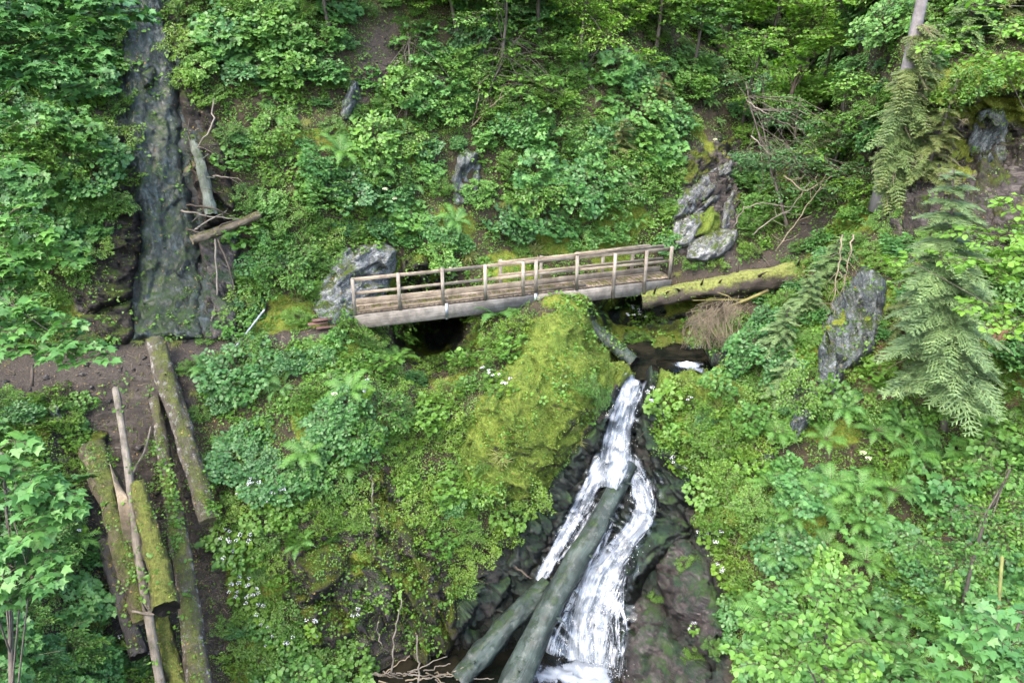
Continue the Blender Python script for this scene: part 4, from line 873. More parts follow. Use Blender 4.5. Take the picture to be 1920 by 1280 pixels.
def spray(rng, L, leaf, nside=9, ang=50, wide=.5, droop=.25, gap=.75, compound=True):
    """leaf positions, directions, ups along a flat spray growing along +y; and its twig lines"""
    pts, dirs, lines = [], [], []
    def axis(s): return np.array([.06 * L * math.sin(5 * s), s * L, .12 * L * s - droop * L * s * s])
    lines.append([axis(s) for s in (0, .35, .7, 1)])
    for k in range(nside):
        s = .12 + .86 * k / max(1, nside - 1); sd = 1 if k % 2 else -1; o = axis(s)
        l = L * wide * (1 - .65 * s) * rng.uniform(.75, 1.2); a = math.radians(ang + rng.normal() * 9)
        d = np.array([sd * math.sin(a), math.cos(a), rng.normal() * .12]); m_ = max(1, int(l / (leaf * gap)))
        lines.append([o, o + d * l])
        for q in range(m_ + 1):
            tq = (q + .5) / (m_ + .5); p = o + d * l * tq - np.array([0, 0, droop * .4 * l * tq * tq]); ls = 1 if q % 2 else -1
            aa = a * sd + ls * math.radians(38) * (0 if q == m_ else 1) + rng.normal() * .25
            pts.append(p); dirs.append([math.sin(aa), math.cos(aa), -.22 + rng.normal() * .18])
    for q in range(3):
        aa = (q - 1) * .6 + rng.normal() * .2; pts.append(axis(1)); dirs.append([math.sin(aa), math.cos(aa), -.3])
    return np.array(pts), np.array(dirs), lines
def rotz(a):
    c, s = np.cos(a), np.sin(a); z = np.zeros_like(c); o = np.ones_like(c)
    return np.stack([np.stack([c, -s, z], -1), np.stack([s, c, z], -1), np.stack([z, z, o], -1)], -2)
def place_sprays(rng, org, dirs, sprays, leaf, tpl, G, TW=None, tilt=.3, size_j=.25, scales=None, twr=.006):
    """put a randomly chosen spray at every origin, growing along dirs"""
    side = np.cross(dirs, [0, 0, 1.]); up = unit(np.cross(side, dirs))
    up = unit(up + side * rng.normal(size=(len(org), 1)) * tilt)
    Rm = frames(dirs, up); ch = rng.integers(0, len(sprays), len(org))
    sc = np.ones(len(org)) if scales is None else scales
    for c in range(len(sprays)):
        ids = np.where(ch == c)[0]
        if not len(ids): continue
        p, d, lines = sprays[c]
        PW = (np.einsum('nij,kj->nki', Rm[ids], p) * sc[ids, None, None] + org[ids][:, None]).reshape(-1, 3)
        DW = np.einsum('nij,kj->nki', Rm[ids], d).reshape(-1, 3)
        UW = np.repeat(Rm[ids][:, None, :, 2], len(p), 1).reshape(-1, 3)
        DW = DW + rng.normal(size=DW.shape) * .12; UW = unit(UW * .6 + np.array([0, 0, .5]) + rng.normal(size=UW.shape) * .34)
        S = leaf * (1 + size_j * rng.normal(size=len(PW))).clip(.45, 1.6)
        V, Fc = scatter(tpl, frames(DW, UW), PW, S)
        G.add(V, Fc, np.repeat(rng.random(len(PW)), len(tpl[0])))
        if TW is not None:
            for i in ids:
                for ln in lines[:1] if TW == 0 else lines[::2]:
                    q = np.array(ln) @ Rm[i].T * sc[i] + org[i]
                    G2 = TW; G2.tube(q, np.linspace(twr, twr * .5, len(q)), 3, cap=False)

def bush(rng, R, H, n, leaf, tpl, L=.45, nside=8, low=.12, droop=.25, wide=.5, gap=.75, elev=(5, 32), stemr=.018, layers=None):
    sp = [spray(rng, L, leaf, nside, wide=wide, droop=droop, gap=gap) for _ in range(5)]
    az = rng.random(n) * 2 * PI; el = np.arcsin(rng.random(n) ** .8 * .98); rad = rng.uniform(.35, 1, n) ** .6
    if layers: el = np.arcsin(np.clip((rng.integers(0, layers, n) + .5 + .15 * rng.normal(size=n)) / layers, .02, .98))
    org = np.stack([np.cos(az) * np.cos(el) * rad * R, np.sin(az) * np.cos(el) * rad * R, low * H + np.sin(el) * rad * H], 1)
    lump = 1 + .25 * np.sin(az * 3 + rng.random() * 6) + .15 * np.sin(az * 5 + el * 4); org[:, :2] *= lump[:, None]
    e2 = np.radians(rng.uniform(*elev, n)) * (1 - .3 * 0); a2 = az + rng.normal(size=n) * .5
    d = np.stack([np.cos(a2) * np.cos(e2), np.sin(a2) * np.cos(e2), np.sin(e2)], 1)
    org = org - d * L * .35
    G, TW = Geo(), Geo()
    place_sprays(rng, org, d, sp, leaf, tpl, G, TW, twr=stemr * .3)
    for k in range(min(n, 16)):
        b = np.array([rng.normal() * .06 * R, rng.normal() * .06 * R, -.15]); e = org[k]
        TW.tube([b, b * .4 + e * .6 * [.7, .7, 1.15], e], [stemr, stemr * .7, stemr * .35], 4, cap=False)
    return G, TW

def fern(rng, nf, L):
    G, TW = Geo(), Geo()
    for k in range(nf):
        az = 2 * PI * k / nf + rng.normal() * .25; l = L * rng.uniform(.75, 1.12); arch = rng.uniform(.5, .85); n_ = 26
        s = np.linspace(0, 1, n_); r = l * (s * .92); z = l * (arch * np.sin(s * 2.0) * .55 - .28 * s ** 3)
        c = np.stack([np.cos(az) * r, np.sin(az) * r, z], 1); t = unit(np.gradient(c, axis=0))
        sd = unit(np.cross(t, [0, 0, 1.])); up = np.cross(sd, t)
        TW.tube(c[::5], np.linspace(.008, .002, len(c[::5])), 3, cap=False)
        w = l * .24 * np.sin(np.clip(s * 1.05 + .06, 0, 1) * PI) ** .8 * (1 - .35 * s) + .01
        for sgn in (-1, 1):
            d = sd * sgn * .88 + t * .42 - up * .12 + rng.normal(size=t.shape) * .05
            Rm = frames(d, up); S = np.stack([np.full(n_, l / n_ * .82), w, w], 1)[2:]
            V, Fc = scatter(BLADE, Rm[2:], c[2:], S)
            # each pinna bends down a little at its tip
            G.add(V, Fc, np.repeat(rng.uniform(.2, .9) + .1 * rng.random(n_ - 2), 5))
    return G, TW

def grass(rng, n, L, spread, hang=.5):
    G = Geo()
    for k in range(n):
        az = rng.random() * 2 * PI; l = L * rng.uniform(.5, 1.15); o = rng.normal(size=3) * spread * [1, 1, 0]
        s = np.linspace(0, 1, 6); r = l * s * rng.uniform(.25, .7); z = l * (1.1 * s - (1.0 + hang * rng.random()) * s * s)
        c = np.stack([np.cos(az) * r, np.sin(az) * r, z], 1) + o; w = .007 * (1 - s * .85); sd = np.array([-math.sin(az), math.cos(az), 0])
        V = np.stack([c - sd * w[:, None], c + sd * w[:, None]], 1).reshape(-1, 3); i = np.arange(5) * 2
        G.add(V, np.concatenate([np.c_[i, i + 1, i + 3], np.c_[i, i + 3, i + 2]]), rng.random())
    return G

# conifer spray: flat twig of short needle blades
def con_spray(rng, L, nb=13, w=.42, sub=True, droop=.3):
    P_, D_, S_, lines = [], [], [], []
    ax = lambda s: np.array([.03 * L * math.sin(6 * s), s * L, -droop * L * s * s])
    lines.append([ax(0), ax(.5), ax(1)])
    for k in range(nb):
        s = .08 + .9 * k / (nb - 1)
        for sg in (-1, 1):
            o = ax(s); l = L * w * (1 - .75 * s) * rng.uniform(.75, 1.15); a = math.radians(55 + 6 * rng.normal()) * sg
            d = np.array([math.sin(a), math.cos(a), -.22 + .1 * rng.normal()]); lines.append([o, o + d * l])
            P_.append(o); D_.append(d); S_.append((.035, l * 1.05))
            if sub and l > .07:
                for q in range(int(l / .035)):
                    tq = (q + .7) / (l / .035 + .5); ls = 1 if q % 2 else -1; aa = a + ls * .75
                    P_.append(o + d * l * tq); D_.append([math.sin(aa), math.cos(aa), -.2 + .15 * rng.normal()]); S_.append((.022, l * .42 * (1 - .6 * tq) + .025))
        P_.append(ax(s)); D_.append([rng.normal() * .2, 1, -.2]); S_.append((.035, L / nb * 1.6))
    return np.array(P_), np.array(D_), np.array(S_), lines
NEED = (np.array([(-.5, .05, .0), (.5, .05, 0), (.0, 0, .25), (-.45, .7, -.05), (.45, .7, -.05), (0, 1, -.02)]), np.array([(0, 2, 3), (2, 5, 3), (2, 1, 4), (2, 4, 5)]))
def conifer_boughs(rng, org, dirs, Ls, G, TW, dead=None, droop=.35, w=.42):
    base = [con_spray(rng, 1.0, droop=droop, w=w, nb=15) for _ in range(4)]
    for o, d, L in zip(org, dirs, Ls):
        P_, D_, S_, lines = base[rng.integers(4)]; d = unit(d)
        side = np.cross(d, [0, 0, 1.]); up = unit(np.cross(side, d)) + unit(side) * rng.normal() * .15
        Rm = frames(d[None], up[None])[0]; p = P_ @ Rm.T * L + o; dd = D_ @ Rm.T
        S = np.stack([np.maximum(S_[:, 0] * (L ** .6), .018), S_[:, 1] * L, S_[:, 1] * L * .3], 1)
        V, Fc = scatter(NEED, frames(dd, np.tile(up, (len(dd), 1)) + rng.normal(size=dd.shape) * .25), p, S)
        (dead if dead is not None and rng.random() < .0 else G).add(V, Fc, np.repeat(rng.random(len(p)), len(NEED[0])))
        for ln in lines[:1] + lines[1::3]:
            TW.tube(np.array(ln) @ Rm.T * L + o, [.012 * L ** .5, .004] if len(ln) == 2 else [.016 * L ** .5, .01, .004], 3, cap=False)

# ------------------------------------------------------------------ plant materials
M_SHRUB = leaf_mat('shrub_leaf', (.035, .105, .028, 1), (.085, .21, .05, 1), (.12, .24, .035, 1))
M_SHRUBB = leaf_mat('blue_green_leaf', (.04, .12, .055, 1), (.10, .215, .10, 1), (.07, .19, .05, 1), rough=.36)
M_MAPLE = leaf_mat('maple_leaf', (.05, .15, .06, 1), (.105, .25, .10, 1), (.11, .25, .05, 1), rough=.4)
M_HAZEL = leaf_mat('hazel_leaf', (.045, .14, .045, 1), (.10, .235, .08, 1), (.14, .28, .055, 1), rough=.42)
M_BEECH = leaf_mat('forest_leaf', (.07, .18, .035, 1), (.16, .33, .07, 1), (.21, .37, .06, 1), trans=.5)
M_HERB = leaf_mat('herb_leaf', (.035, .11, .022, 1), (.09, .21, .04, 1), (.14, .24, .03, 1), patch=.8)
M_FERN = leaf_mat('fern_frond', (.07, .18, .06, 1), (.12, .26, .10, 1), (.13, .28, .06, 1), trans=.4)
M_SPRUCE = leaf_mat('spruce_needle', (.09, .155, .08, 1), (.20, .29, .16, 1), (.14, .23, .09, 1), trans=.2)
M_SPRUCEO = leaf_mat('olive_needle', (.08, .085, .03, 1), (.17, .16, .06, 1), (.09, .15, .06, 1), trans=.15)
M_GRASS = leaf_mat('grass_blade', (.09, .15, .03, 1), (.2, .25, .08, 1), (.25, .25, .1, 1))
M_MOSSB = leaf_mat('moss_tuft', (.16, .23, .045, 1), (.32, .42, .09, 1), (.16, .26, .05, 1), rough=.8, trans=.4)
M_TWIGB = wood_mat('shrub_twig', (.08, .06, .035, 1), (.17, .13, .08, 1))
M_TRUNK = bark('tree_bark', (.10, .085, .065, 1), (.25, .22, .18, 1), moss=.15, mosscol=(.1, .13, .03))
M_TRUNKG = bark('grey_trunk_bark', (.24, .22, .21, 1), (.46, .43, .42, 1), moss=.1)
m, nt, out = newmat('flower_white'); n = N(nt); p = n('ShaderNodeBsdfPrincipled', {'Base Color': (.78, .80, .80, 1), 'Roughness': .7}); nt.links.new(p.outputs[0], out.inputs[0]); M_FLOWER = m
m, nt, out = newmat('flower_cream'); n = N(nt); p = n('ShaderNodeBsdfPrincipled', {'Base Color': (.68, .72, .45, 1), 'Roughness': .7}); nt.links.new(p.outputs[0], out.inputs[0]); M_CREAM = m

R_ = np.random.default_rng(11)
def protos(k, f):
    out = []
    for i in range(k):
        parts = f(np.random.default_rng(100 + i * 7)); out.append(parts)
    return out
def mk(pairs): return [(nm, g.mesh(nm, mt)) for nm, g, mt in pairs]
def two(gt, mat, a='foliage', b='stem'): return mk([(a, gt[0], mat), (b, gt[1], M_TWIGB)])
KIND = {
 'leafy_shrub': [two(bush(np.random.default_rng(s), .62, .62, 64, .07, LEAF, L=.38, nside=10), M_SHRUB) for s in (1, 2, 3)] +
                [two(bush(np.random.default_rng(s), .6, .55, 60, .062, LEAF, L=.34, nside=10, gap=.8), M_SHRUB) for s in (4, 5)],
 'blue_green_shrub': [two(bush(np.random.default_rng(s), .66, .6, 62, .078, BROAD, L=.42, nside=9, layers=5, gap=.85), M_SHRUBB) for s in (6, 7, 8)],
 'young_maple': [two(bush(np.random.default_rng(s), .62, .8, 46, .11, MAPLE, L=.42, nside=7, layers=5, gap=.85), M_MAPLE) for s in (9, 10, 12)],
 'hazel_bush': [two(bush(np.random.default_rng(s), .75, .8, 66, .092, BROAD, L=.45, nside=8, layers=5, gap=.85), M_HAZEL) for s in (13, 14, 15)],
 'leafy_herb': [two(bush(np.random.default_rng(s), .34, .42, 34, .048, LEAF, L=.24, nside=7, stemr=.008), M_HERB) for s in (23, 24)] + [two(bush(np.random.default_rng(25), .3, .45, 22, .07, BROAD, L=.26, nside=5, stemr=.008), M_SHRUB)],
 'fern': [mk([('frond', g_, M_FERN), ('stem', t_, M_TWIGB)]) for g_, t_ in (fern(np.random.default_rng(s), nf, .62) for s, nf in ((16, 8), (17, 10), (18, 7), (19, 6)))],
 'grass_tuft': [mk([('blades', grass(np.random.default_rng(s), 130, .55, .05), M_GRASS)]) for s in (20, 21, 22)],
}
def fern_parts(s, nf, L):
    rg = np.random.default_rng(s); out = []
    for k in range(nf):
        a = 2 * PI * k / nf + rg.normal() * .2; c_, s_ = math.cos(a), math.sin(a); Rz = np.array([[c_, -s_, 0], [s_, c_, 0], [0, 0, 1.]])
        g_, t_ = fern(rg, 1, L); V, Fc, T = g_.arrays(); V2, F2, T2 = t_.arrays(); G = Geo(); G.add(V @ Rz.T, Fc, T); G.add(V2 @ Rz.T, F2, T2); out.append(('frond', G.mesh('frond', M_FERN)))
    return out
KIND['fern_detail'] = [fern_parts(s, nf, .62) for s, nf in ((51, 8), (52, 9), (53, 7))]
def flower_proto(s):
    rg = np.random.default_rng(s); G, TW, FL = Geo(), Geo(), Geo()
    for k in range(3):
        az = rg.random() * 6.3; h = rg.uniform(.3, .5); top = np.array([math.cos(az) * .12, math.sin(az) * .12, h])
        TW.tube([(0, 0, -.1), top * .5, top], [.006, .005, .004], 4, cap=False)
        for q in range(16):
            a = rg.random() * 6.3; r = .05 * math.sqrt(rg.random()); c = top + np.array([math.cos(a) * r, math.sin(a) * r, .012 - 3 * r * r])
            TW.tube([top - [0, 0, .04], c], [.002, .0015], 3, cap=False)
            FL.add(c + tv * [.55, .55, .4] * .02, tf)
    az = rg.random(16) * 6.3; d = np.stack([np.cos(az), np.sin(az), rg.uniform(-.2, .3, 16)], 1)
    V, Fc = scatter(BROAD, frames(d, np.tile([0, 0, 1.], (16, 1)) + rg.normal(size=(16, 3)) * .2), d * .06 + np.array([0, 0, 1]) * rg.uniform(.05, .3, 16)[:, None], rg.uniform(.08, .14, 16)); G.add(V, Fc, .6)
    return mk([('foliage', G, M_HERB), ('stem', TW, M_TWIGB), ('flower_head', FL, M_FLOWER)])
KIND['white_flower'] = [flower_proto(s) for s in (30, 31, 32)]

def put(kind, loc, nor, scale, label, cat, group, lean=.45, var=None, yaw=None, src=None):
    up = unit(np.array([0, 0, 1.]) * (1 - lean) + nor * lean)
    q = Vector(up).to_track_quat('Z', 'Y') @ Matrix.Rotation(R_.random() * 6.283 if yaw is None else yaw, 3, 'Z').to_quaternion()
    root = empty(kind, np.array(loc), label, cat, group, scale=1.0)
    root.rotation_euler = q.to_euler(); root.scale = (scale * R_.uniform(.9, 1.12), scale * R_.uniform(.9, 1.12), scale * R_.uniform(.85, 1.15))
    vs_ = KIND[src or kind]; v = vs_[R_.integers(len(vs_)) if var is None else var]
    for nm, me in v: obj(nm, me, root)
    return root

# ------------------------------------------------------------------ where plants may stand
NOGO = [POLY[k] for k in ('path_l', 'path_r', 'wetface', 'hollow', 'fall', 'pool', 'stream')] + [
 [(270, 630), (310, 625), (420, 975), (410, 1290), (250, 1290), (150, 1000), (140, 820), (205, 720)],
 [(590, 575), (640, 470), (745, 450), (745, 500), (715, 600)],
 [(1265, 480), (1265, 400), (1275, 300), (1330, 262), (1385, 290), (1385, 480), (1300, 490)],
 [(845, 395), (845, 300), (905, 280), (905, 340)],
 [(862, 850), (905, 765), (955, 690), (995, 610), (1090, 590), (1130, 650), (1120, 750), (1060, 840), (1000, 920), (930, 940), (880, 900)],
 [(1530, 715), (1528, 650), (1560, 560), (1620, 500), (1668, 520), (1650, 640), (1560, 745), (1490, 820), (1480, 780)],
 [(1680, 430), (1680, 300), (1760, 230), (1950, 190), (1950, 430), (1870, 460)],
 [(700, 900), (740, 920), (800, 1030), (860, 1150), (850, 1235), (700, 1210), (600, 1210), (530, 1150), (560, 1030), (650, 1010), (700, 1050)],
 [(640, 520), (1270, 450), (1270, 560), (900, 600), (640, 625)], [(1215, 540), (1470, 490), (1470, 545), (1230, 575)],
 [(1270, 540), (1400, 545), (1400, 620), (1350, 690), (1270, 690)],
 [(340, 200), (400, 180), (450, 300), (490, 400), (450, 600), (340, 630)],
 POLY['soil_top'], POLY['bankl'], POLY['under'], [(1690, 140), (1960, 110), (1960, 300), (1700, 290)], POLY['mossdome']]
LOW = [[(700, 700), (900, 620), (1000, 600), (1140, 640), (1200, 690), (1100, 820), (1000, 1000), (880, 1100), (760, 1000)],
       [(1200, 690), (1420, 690), (1430, 800), (1420, 1000), (1380, 1290), (1250, 1290)], [(380, 960), (880, 900), (880, 1280), (380, 1280)],
       [(600, 590), (1300, 560), (1300, 660), (900, 680), (600, 640)], [(60, 740), (180, 740), (180, 1000), (100, 960)], [(1480, 640), (1900, 640), (1900, 780), (1480, 800)]]
def nogo(x, y, pad=0): return any(inpoly(np.array([x]), np.array([y]), p)[0] > -pad for p in NOGO)
def low(x, y): return any(inpoly(np.array([x]), np.array([y]), p)[0] > 0 for p in LOW)
def region(x, y):
    if y < 660 and x < 330: return 'on the slope left of the wet rock face', 'left of the wet rock face'
    if y < 620 and x < 860: return 'on the slope above the left half of the footbridge', 'above the left half of the bridge'
    if y < 520 and x < 1290: return 'on the steep slope above the right half of the footbridge', 'above the right half of the bridge'
    if y < 540 and x < 1640: return 'on the wooded slope above the right-hand path', 'above the right-hand path'
    if y < 720 and x > 1400: return 'on the crag at the right side of the gorge', 'on the right crag'
    if x < 380: return 'on the bank left of the log-filled gully', 'left of the log gully'
    if x < 1130: return 'on the slope between the log gully and the waterfall', 'between the gully and the waterfall'
    if x < 1480: return 'on the mossy bank just right of the waterfall', 'right of the waterfall'
    return 'on the leafy slope filling the lower right corner', 'on the lower right slope'
DESC = {'leafy_shrub': ('small-leaved green shrub', 'shrub', 'small-leaved shrubs'), 'blue_green_shrub': ('blue-green broad-leaved shrub', 'shrub', 'blue-green shrubs'),
        'young_maple': ('young maple with lobed leaves', 'sapling', 'young maples'), 'hazel_bush': ('light green round-leaved bush', 'bush', 'round-leaved bushes'),
        'leafy_herb': ('low bushy green herb clump', 'herb', 'bushy herb clumps'), 'fern': ('feathery green fern', 'fern', 'ferns'), 'grass_tuft': ('drooping tuft of thin grass', 'grass tuft', 'grass tufts'), 'white_flower': ('white-flowered herb with flat flower heads', 'flower', 'white-flowered herbs')}
def plant(kind, x, y, sc, label=None, lean=.45, fwd_off=0.0, **kw):
    h_ = hit(x, y)
    if h_ is None: return None
    loc, nor, d = h_; a, b = region(x, y); ds = DESC[kind]
    sc = sc * (d / 20.0) ** .6
    loc = loc - ray(x, y) * fwd_off
    return put(kind, loc - nor * .04, nor, sc, label or (ds[0] + ' ' + a), ds[1], ds[2] + ' ' + b, lean, **kw)
# poisson-like spread of shrubs in and a little beyond the frame
pts = []; COUNT = {}
def spread(n, r, xr=(-90, 2010), yr=(-110, 1380)):
    out = []; tries = 0
    while len(out) < n and tries < n * 30:
        tries += 1; x, y = R_.uniform(*xr), R_.uniform(*yr)
        if all((x - a) ** 2 + (y - b) ** 2 > r * r for a, b in out): out.append((x, y))
    return out
for x, y in spread(1300, 38):
    if nogo(x, y, 2): continue
    lw = low(x, y); z = R_.random(); bg_ = vnoise(np.array([[x / 110., y / 85., 1.7]]), 15)[0]
    if bg_ < (-.5 if y > 620 else -.8): continue
    if lw and z < .42: continue
    if x > 1420 and y > 760:
        if vnoise(np.array([[x / 95., y / 70., 4.2]]), 5)[0] > .22: continue
        ch = ['hazel_bush', 'leafy_shrub', 'blue_green_shrub', 'young_maple', 'fern']; pr = [.13, .27, .2, .22, .18]
    elif x > 1280 and y < 480: ch = ['hazel_bush', 'leafy_shrub', 'blue_green_shrub', 'fern']; pr = [.3, .35, .25, .1]
    elif x < 300: ch = ['young_maple', 'leafy_shrub', 'blue_green_shrub', 'fern', 'grass_tuft']; pr = [.25, .4, .2, .1, .05]
    elif lw: ch = ['leafy_shrub', 'blue_green_shrub', 'fern', 'grass_tuft']; pr = [.45, .15, .22, .18]
    else: ch = ['leafy_shrub', 'blue_green_shrub', 'young_maple', 'hazel_bush', 'fern', 'grass_tuft']; pr = [.38, .24, .07, .1, .14, .07]
    k = R_.choice(ch, p=pr)
    if COUNT.get(k, 0) >= 285: continue
    COUNT[k] = COUNT.get(k, 0) + 1
    sc = R_.uniform(.62, 1.15) * (1 + (.45 if y > 620 else .25) * bg_) * (.58 if lw else 1.0)
    if x > 1440 and y > 780: sc *= R_.uniform(.75, 1.25)
    if nogo(x, y, 45): sc *= .6
    plant(k, x, y, sc * (1.15 if k == 'fern' else 1))
nh = 0
for x, y in spread(900, 34, (-60, 1980), (560, 1350)):
    if nh >= 285: break
    if not low(x, y) or nogo(x, y, -2) or R_.random() < .12: continue
    nh += 1; plant('leafy_herb', x, y, R_.uniform(.7, 1.35), lean=.5)
print('shrubs', COUNT, nh)
for x, y in spread(46, 70, (1440, 1960), (800, 1330)):
    plant('fern', x, y, R_.uniform(1.0, 1.6), fwd_off=.3, lean=.3)
# the ferns, flowers and tufts the photograph shows one by one
for x, y, s, lab in [(575, 850, 1.15, 'large pale fern with upright fronds below the left end of the bridge'), (655, 735, 1.1, 'pale fern with spreading fronds under the bridge left end'),
        (932, 590, 1.05, 'blue-green fern growing up in front of the bridge girder'), (640, 285, 1.2, 'pale fern half hidden in shrubs at the upper left'), (712, 318, .9, 'dark glossy fern above the pale outcrop'),
        (855, 415, .9, 'long-fronded fern hanging below the narrow rock face'), (1180, 120, 1.1, 'pale fern high on the slope above the bridge right end'), (70, 1075, 1.1, 'fern beside maple leaves near the lower left corner'),
        (150, 1010, 1.0, 'feathery fern leaning over the gully edge at the lower left'), (562, 1020, .8, 'bright small fern on top of the cracked boulder'), (1585, 765, 1.0, 'fern below the grey rock face on the right'),
        (1715, 850, 1.2, 'large fern beneath the spruce trunk'), (1535, 940, 1.1, 'fern in the middle of the lower right slope'), (1610, 920, 1.1, 'pale fern under leaves on the lower right slope'),
        (1690, 800, 1.0, 'fern in the hollow left of the spruce trunk'), (385, 690, .9, 'fern at the edge of the left path by the mossy log'), (745, 670, 1.0, 'drooping fern at the edge of the dark hollow'), (1880, 960, 1.1, 'fern at the right edge beside the mossy stem')]:
    plant('fern', x, y, s * 1.35, lab, lean=.35, fwd_off=.35, src='fern_detail')
for x, y in [(470, 920), (486, 925), (455, 935), (520, 935), (535, 940), (505, 950), (430, 1020), (447, 1028), (462, 1030), (437, 1060), (470, 1105), (480, 1125), (473, 1140), (440, 1130), (490, 1160), (510, 1215), (540, 1213), (585, 1190), (592, 1200), (500, 1180), (445, 1105), (660, 1172), (655, 790), (690, 745), (930, 722), (950, 735), (915, 715), (1263, 880), (1272, 892), (1290, 770), (1335, 1030), (1352, 1012), (1318, 1018), (1345, 1080), (1303, 1190), (1190, 595), (1205, 605), (1183, 612), (1218, 592), (1222, 760), (243, 1210), (262, 1230), (270, 1243), (150, 1010), (530, 950)]:
    plant('white_flower', x, y, R_.uniform(.9, 1.3), lean=.3, fwd_off=.15)
for x, y in [(830, 720), (1085, 830), (1075, 800), (1690, 830), (1640, 790), (1660, 800), (940, 860), (560, 560), (1000, 470), (880, 480), (760, 760), (540, 1030), (760, 400), (1230, 170), (1130, 60), (520, 270), (150, 400), (1380, 900), (700, 640), (1010, 420), (950, 380), (800, 560)]:
    plant('grass_tuft', x, y, R_.uniform(.8, 1.3), lean=.6)
for x, y, k, sc in [(232, 60, 'leafy_shrub', .7), (225, 130, 'leafy_herb', 1.3), (238, 200, 'leafy_shrub', .6), (232, 275, 'leafy_herb', 1.3), (246, 345, 'leafy_herb', 1.2), (330, 40, 'leafy_shrub', .7), (345, 95, 'leafy_herb', 1.4), (350, 150, 'leafy_shrub', .6), (400, 190, 'leafy_shrub', .65), (430, 260, 'leafy_shrub', .65), (440, 320, 'leafy_herb', 1.4), (462, 380, 'leafy_shrub', .6), (462, 450, 'leafy_herb', 1.4), (458, 520, 'leafy_shrub', .55), (452, 590, 'leafy_herb', 1.4), (448, 630, 'leafy_herb', 1.2), (262, 640, 'grass_tuft', .8), (330, 645, 'grass_tuft', .7), (385, 640, 'leafy_herb', .7), (205, 340, 'leafy_shrub', .6), (190, 470, 'leafy_herb', 1.0), (150, 520, 'leafy_herb', 1.2), (135, 620, 'grass_tuft', 1.1),
        (1400, 430, 'leafy_shrub', .7), (1440, 360, 'leafy_shrub', .8), (1395, 330, 'blue_green_shrub', .7), (1410, 400, 'hazel_bush', .6), (1500, 470, 'leafy_shrub', .6), (1540, 460, 'blue_green_shrub', .6), (1480, 500, 'leafy_shrub', .45), (1400, 480, 'leafy_herb', .9), (1340, 500, 'leafy_herb', .7), (1295, 500, 'leafy_herb', .7), (1270, 515, 'grass_tuft', .6), (1450, 560, 'leafy_shrub', .6), (1500, 545, 'blue_green_shrub', .6), (1400, 262, 'leafy_shrub', .7), (1255, 400, 'leafy_shrub', .6), (1250, 455, 'blue_green_shrub', .55), (1260, 340, 'leafy_shrub', .6), (590, 470, 'leafy_shrub', .6), (620, 455, 'leafy_herb', 1.1), (680, 440, 'leafy_shrub', .5), (740, 440, 'leafy_shrub', .5), (590, 560, 'leafy_shrub', .45), (1520, 640, 'leafy_shrub', .5), (1650, 500, 'leafy_shrub', .5), (1560, 740, 'leafy_herb', 1.1), (172, 850, 'leafy_herb', 1.0), (190, 870, 'leafy_herb', .8), (870, 690, 'leafy_shrub', .5), (700, 655, 'leafy_shrub', .55), (350, 60, 'leafy_shrub', .5)]:
    plant(k, x, y, sc, lean=.5)
# cream elder flowers
for k, (x, y, c) in enumerate([(672, 383, 0), (740, 374, 0), (722, 356, 0), (1341, 263, 1), (627, 740, 0), (1628, 860, 0), (1618, 850, 0), (845, 505, 0)]):
    h_ = hit(x, y)
    if h_ is None: continue
    G = Geo(); c0 = P(x, y, h_[2] - .75)
    for q in range(60):
        a = R_.random() * 6.3; r = .085 * math.sqrt(R_.random()); G.add(c0 + np.array([math.cos(a) * r, math.sin(a) * r * .8, R_.normal() * .012 + .05 - 5 * r * r]) + tv * .011, tf)
    rt = empty('elder_flower', c0, 'flat creamy flower head standing out of the shrubs', 'flower', 'cream flower heads in the shrubs')
    G.build('blossom', M_CREAM, rt)
    g2 = Geo(); g2.tube([c0 - [0, 0, .0], c0 + np.array([0, .25, -.35]), h_[0]], [.006, .008, .012], 4); g2.build('stem', M_TWIGB, rt)

# ------------------------------------------------------------------ ground cover: herbs and moss, too many to count
_V, _F, _n = list(ALLV), list(ALLF), sum(NV)
for a_, b_ in zip(LOGV, LOGF): _V.append(a_); _F.append(b_ + _n); _n += len(a_)
BVH_ALL = BVHTree.FromPolygons(np.concatenate(_V).tolist(), np.concatenate(_F).tolist(), all_triangles=True)
def surf_samples(n, keep, xr=(-120, 2040), yr=(-140, 1420)):
    L_, N_, D_ = [], [], []
    for k in range(n):
        x, y = R_.uniform(*xr), R_.uniform(*yr)
        kp = keep(x, y)
        if kp <= 0 or R_.random() > kp: continue
        h_ = hit(x, y, BVH_ALL)
        if h_ is None: continue
        L_.append(h_[0]); N_.append(h_[1]); D_.append(h_[2])
    return np.array(L_), np.array(N_), np.array(D_)
cell = 10
KX, KY = np.meshgrid(np.arange(-130, 2060, cell), np.arange(-150, 1440, cell))
def grid_of(polys, val, base):
    g = np.full(KX.shape, base, float)
    for p, v in zip(polys, val): g = np.where(inpoly(KX + 5., KY + 5., p) + 14 * fbm(np.stack([KX / 30., KY / 30., 0 * KX + 3.3], -1), 3, 7) > 0, np.minimum(g, v), g)
    return g
BARE = [POLY['path_l'], POLY['path_r'], POLY['wetface'], POLY['hollow'], POLY['fall'], POLY['pool'], POLY['stream'], POLY['bankl'], POLY['gully'], POLY['crag'], POLY['soil_r'], POLY['under'], POLY['mossdome'], POLY['boulders'], POLY['soil_top']] + NOGO[8:11] + [NOGO[12], [(340, 200), (400, 180), (450, 300), (490, 400), (450, 600), (340, 630)], [(1228, 705), (1290, 692), (1360, 700), (1400, 740), (1340, 780), (1250, 770)]]
BV = [0.0, .22, .03, .05, .0, 0, 0, .10, .05, .03, .35, .25, .16, .30, .2, .05, .03, .05, .06, .10, .25]
KG = grid_of(BARE, BV, 1.0)
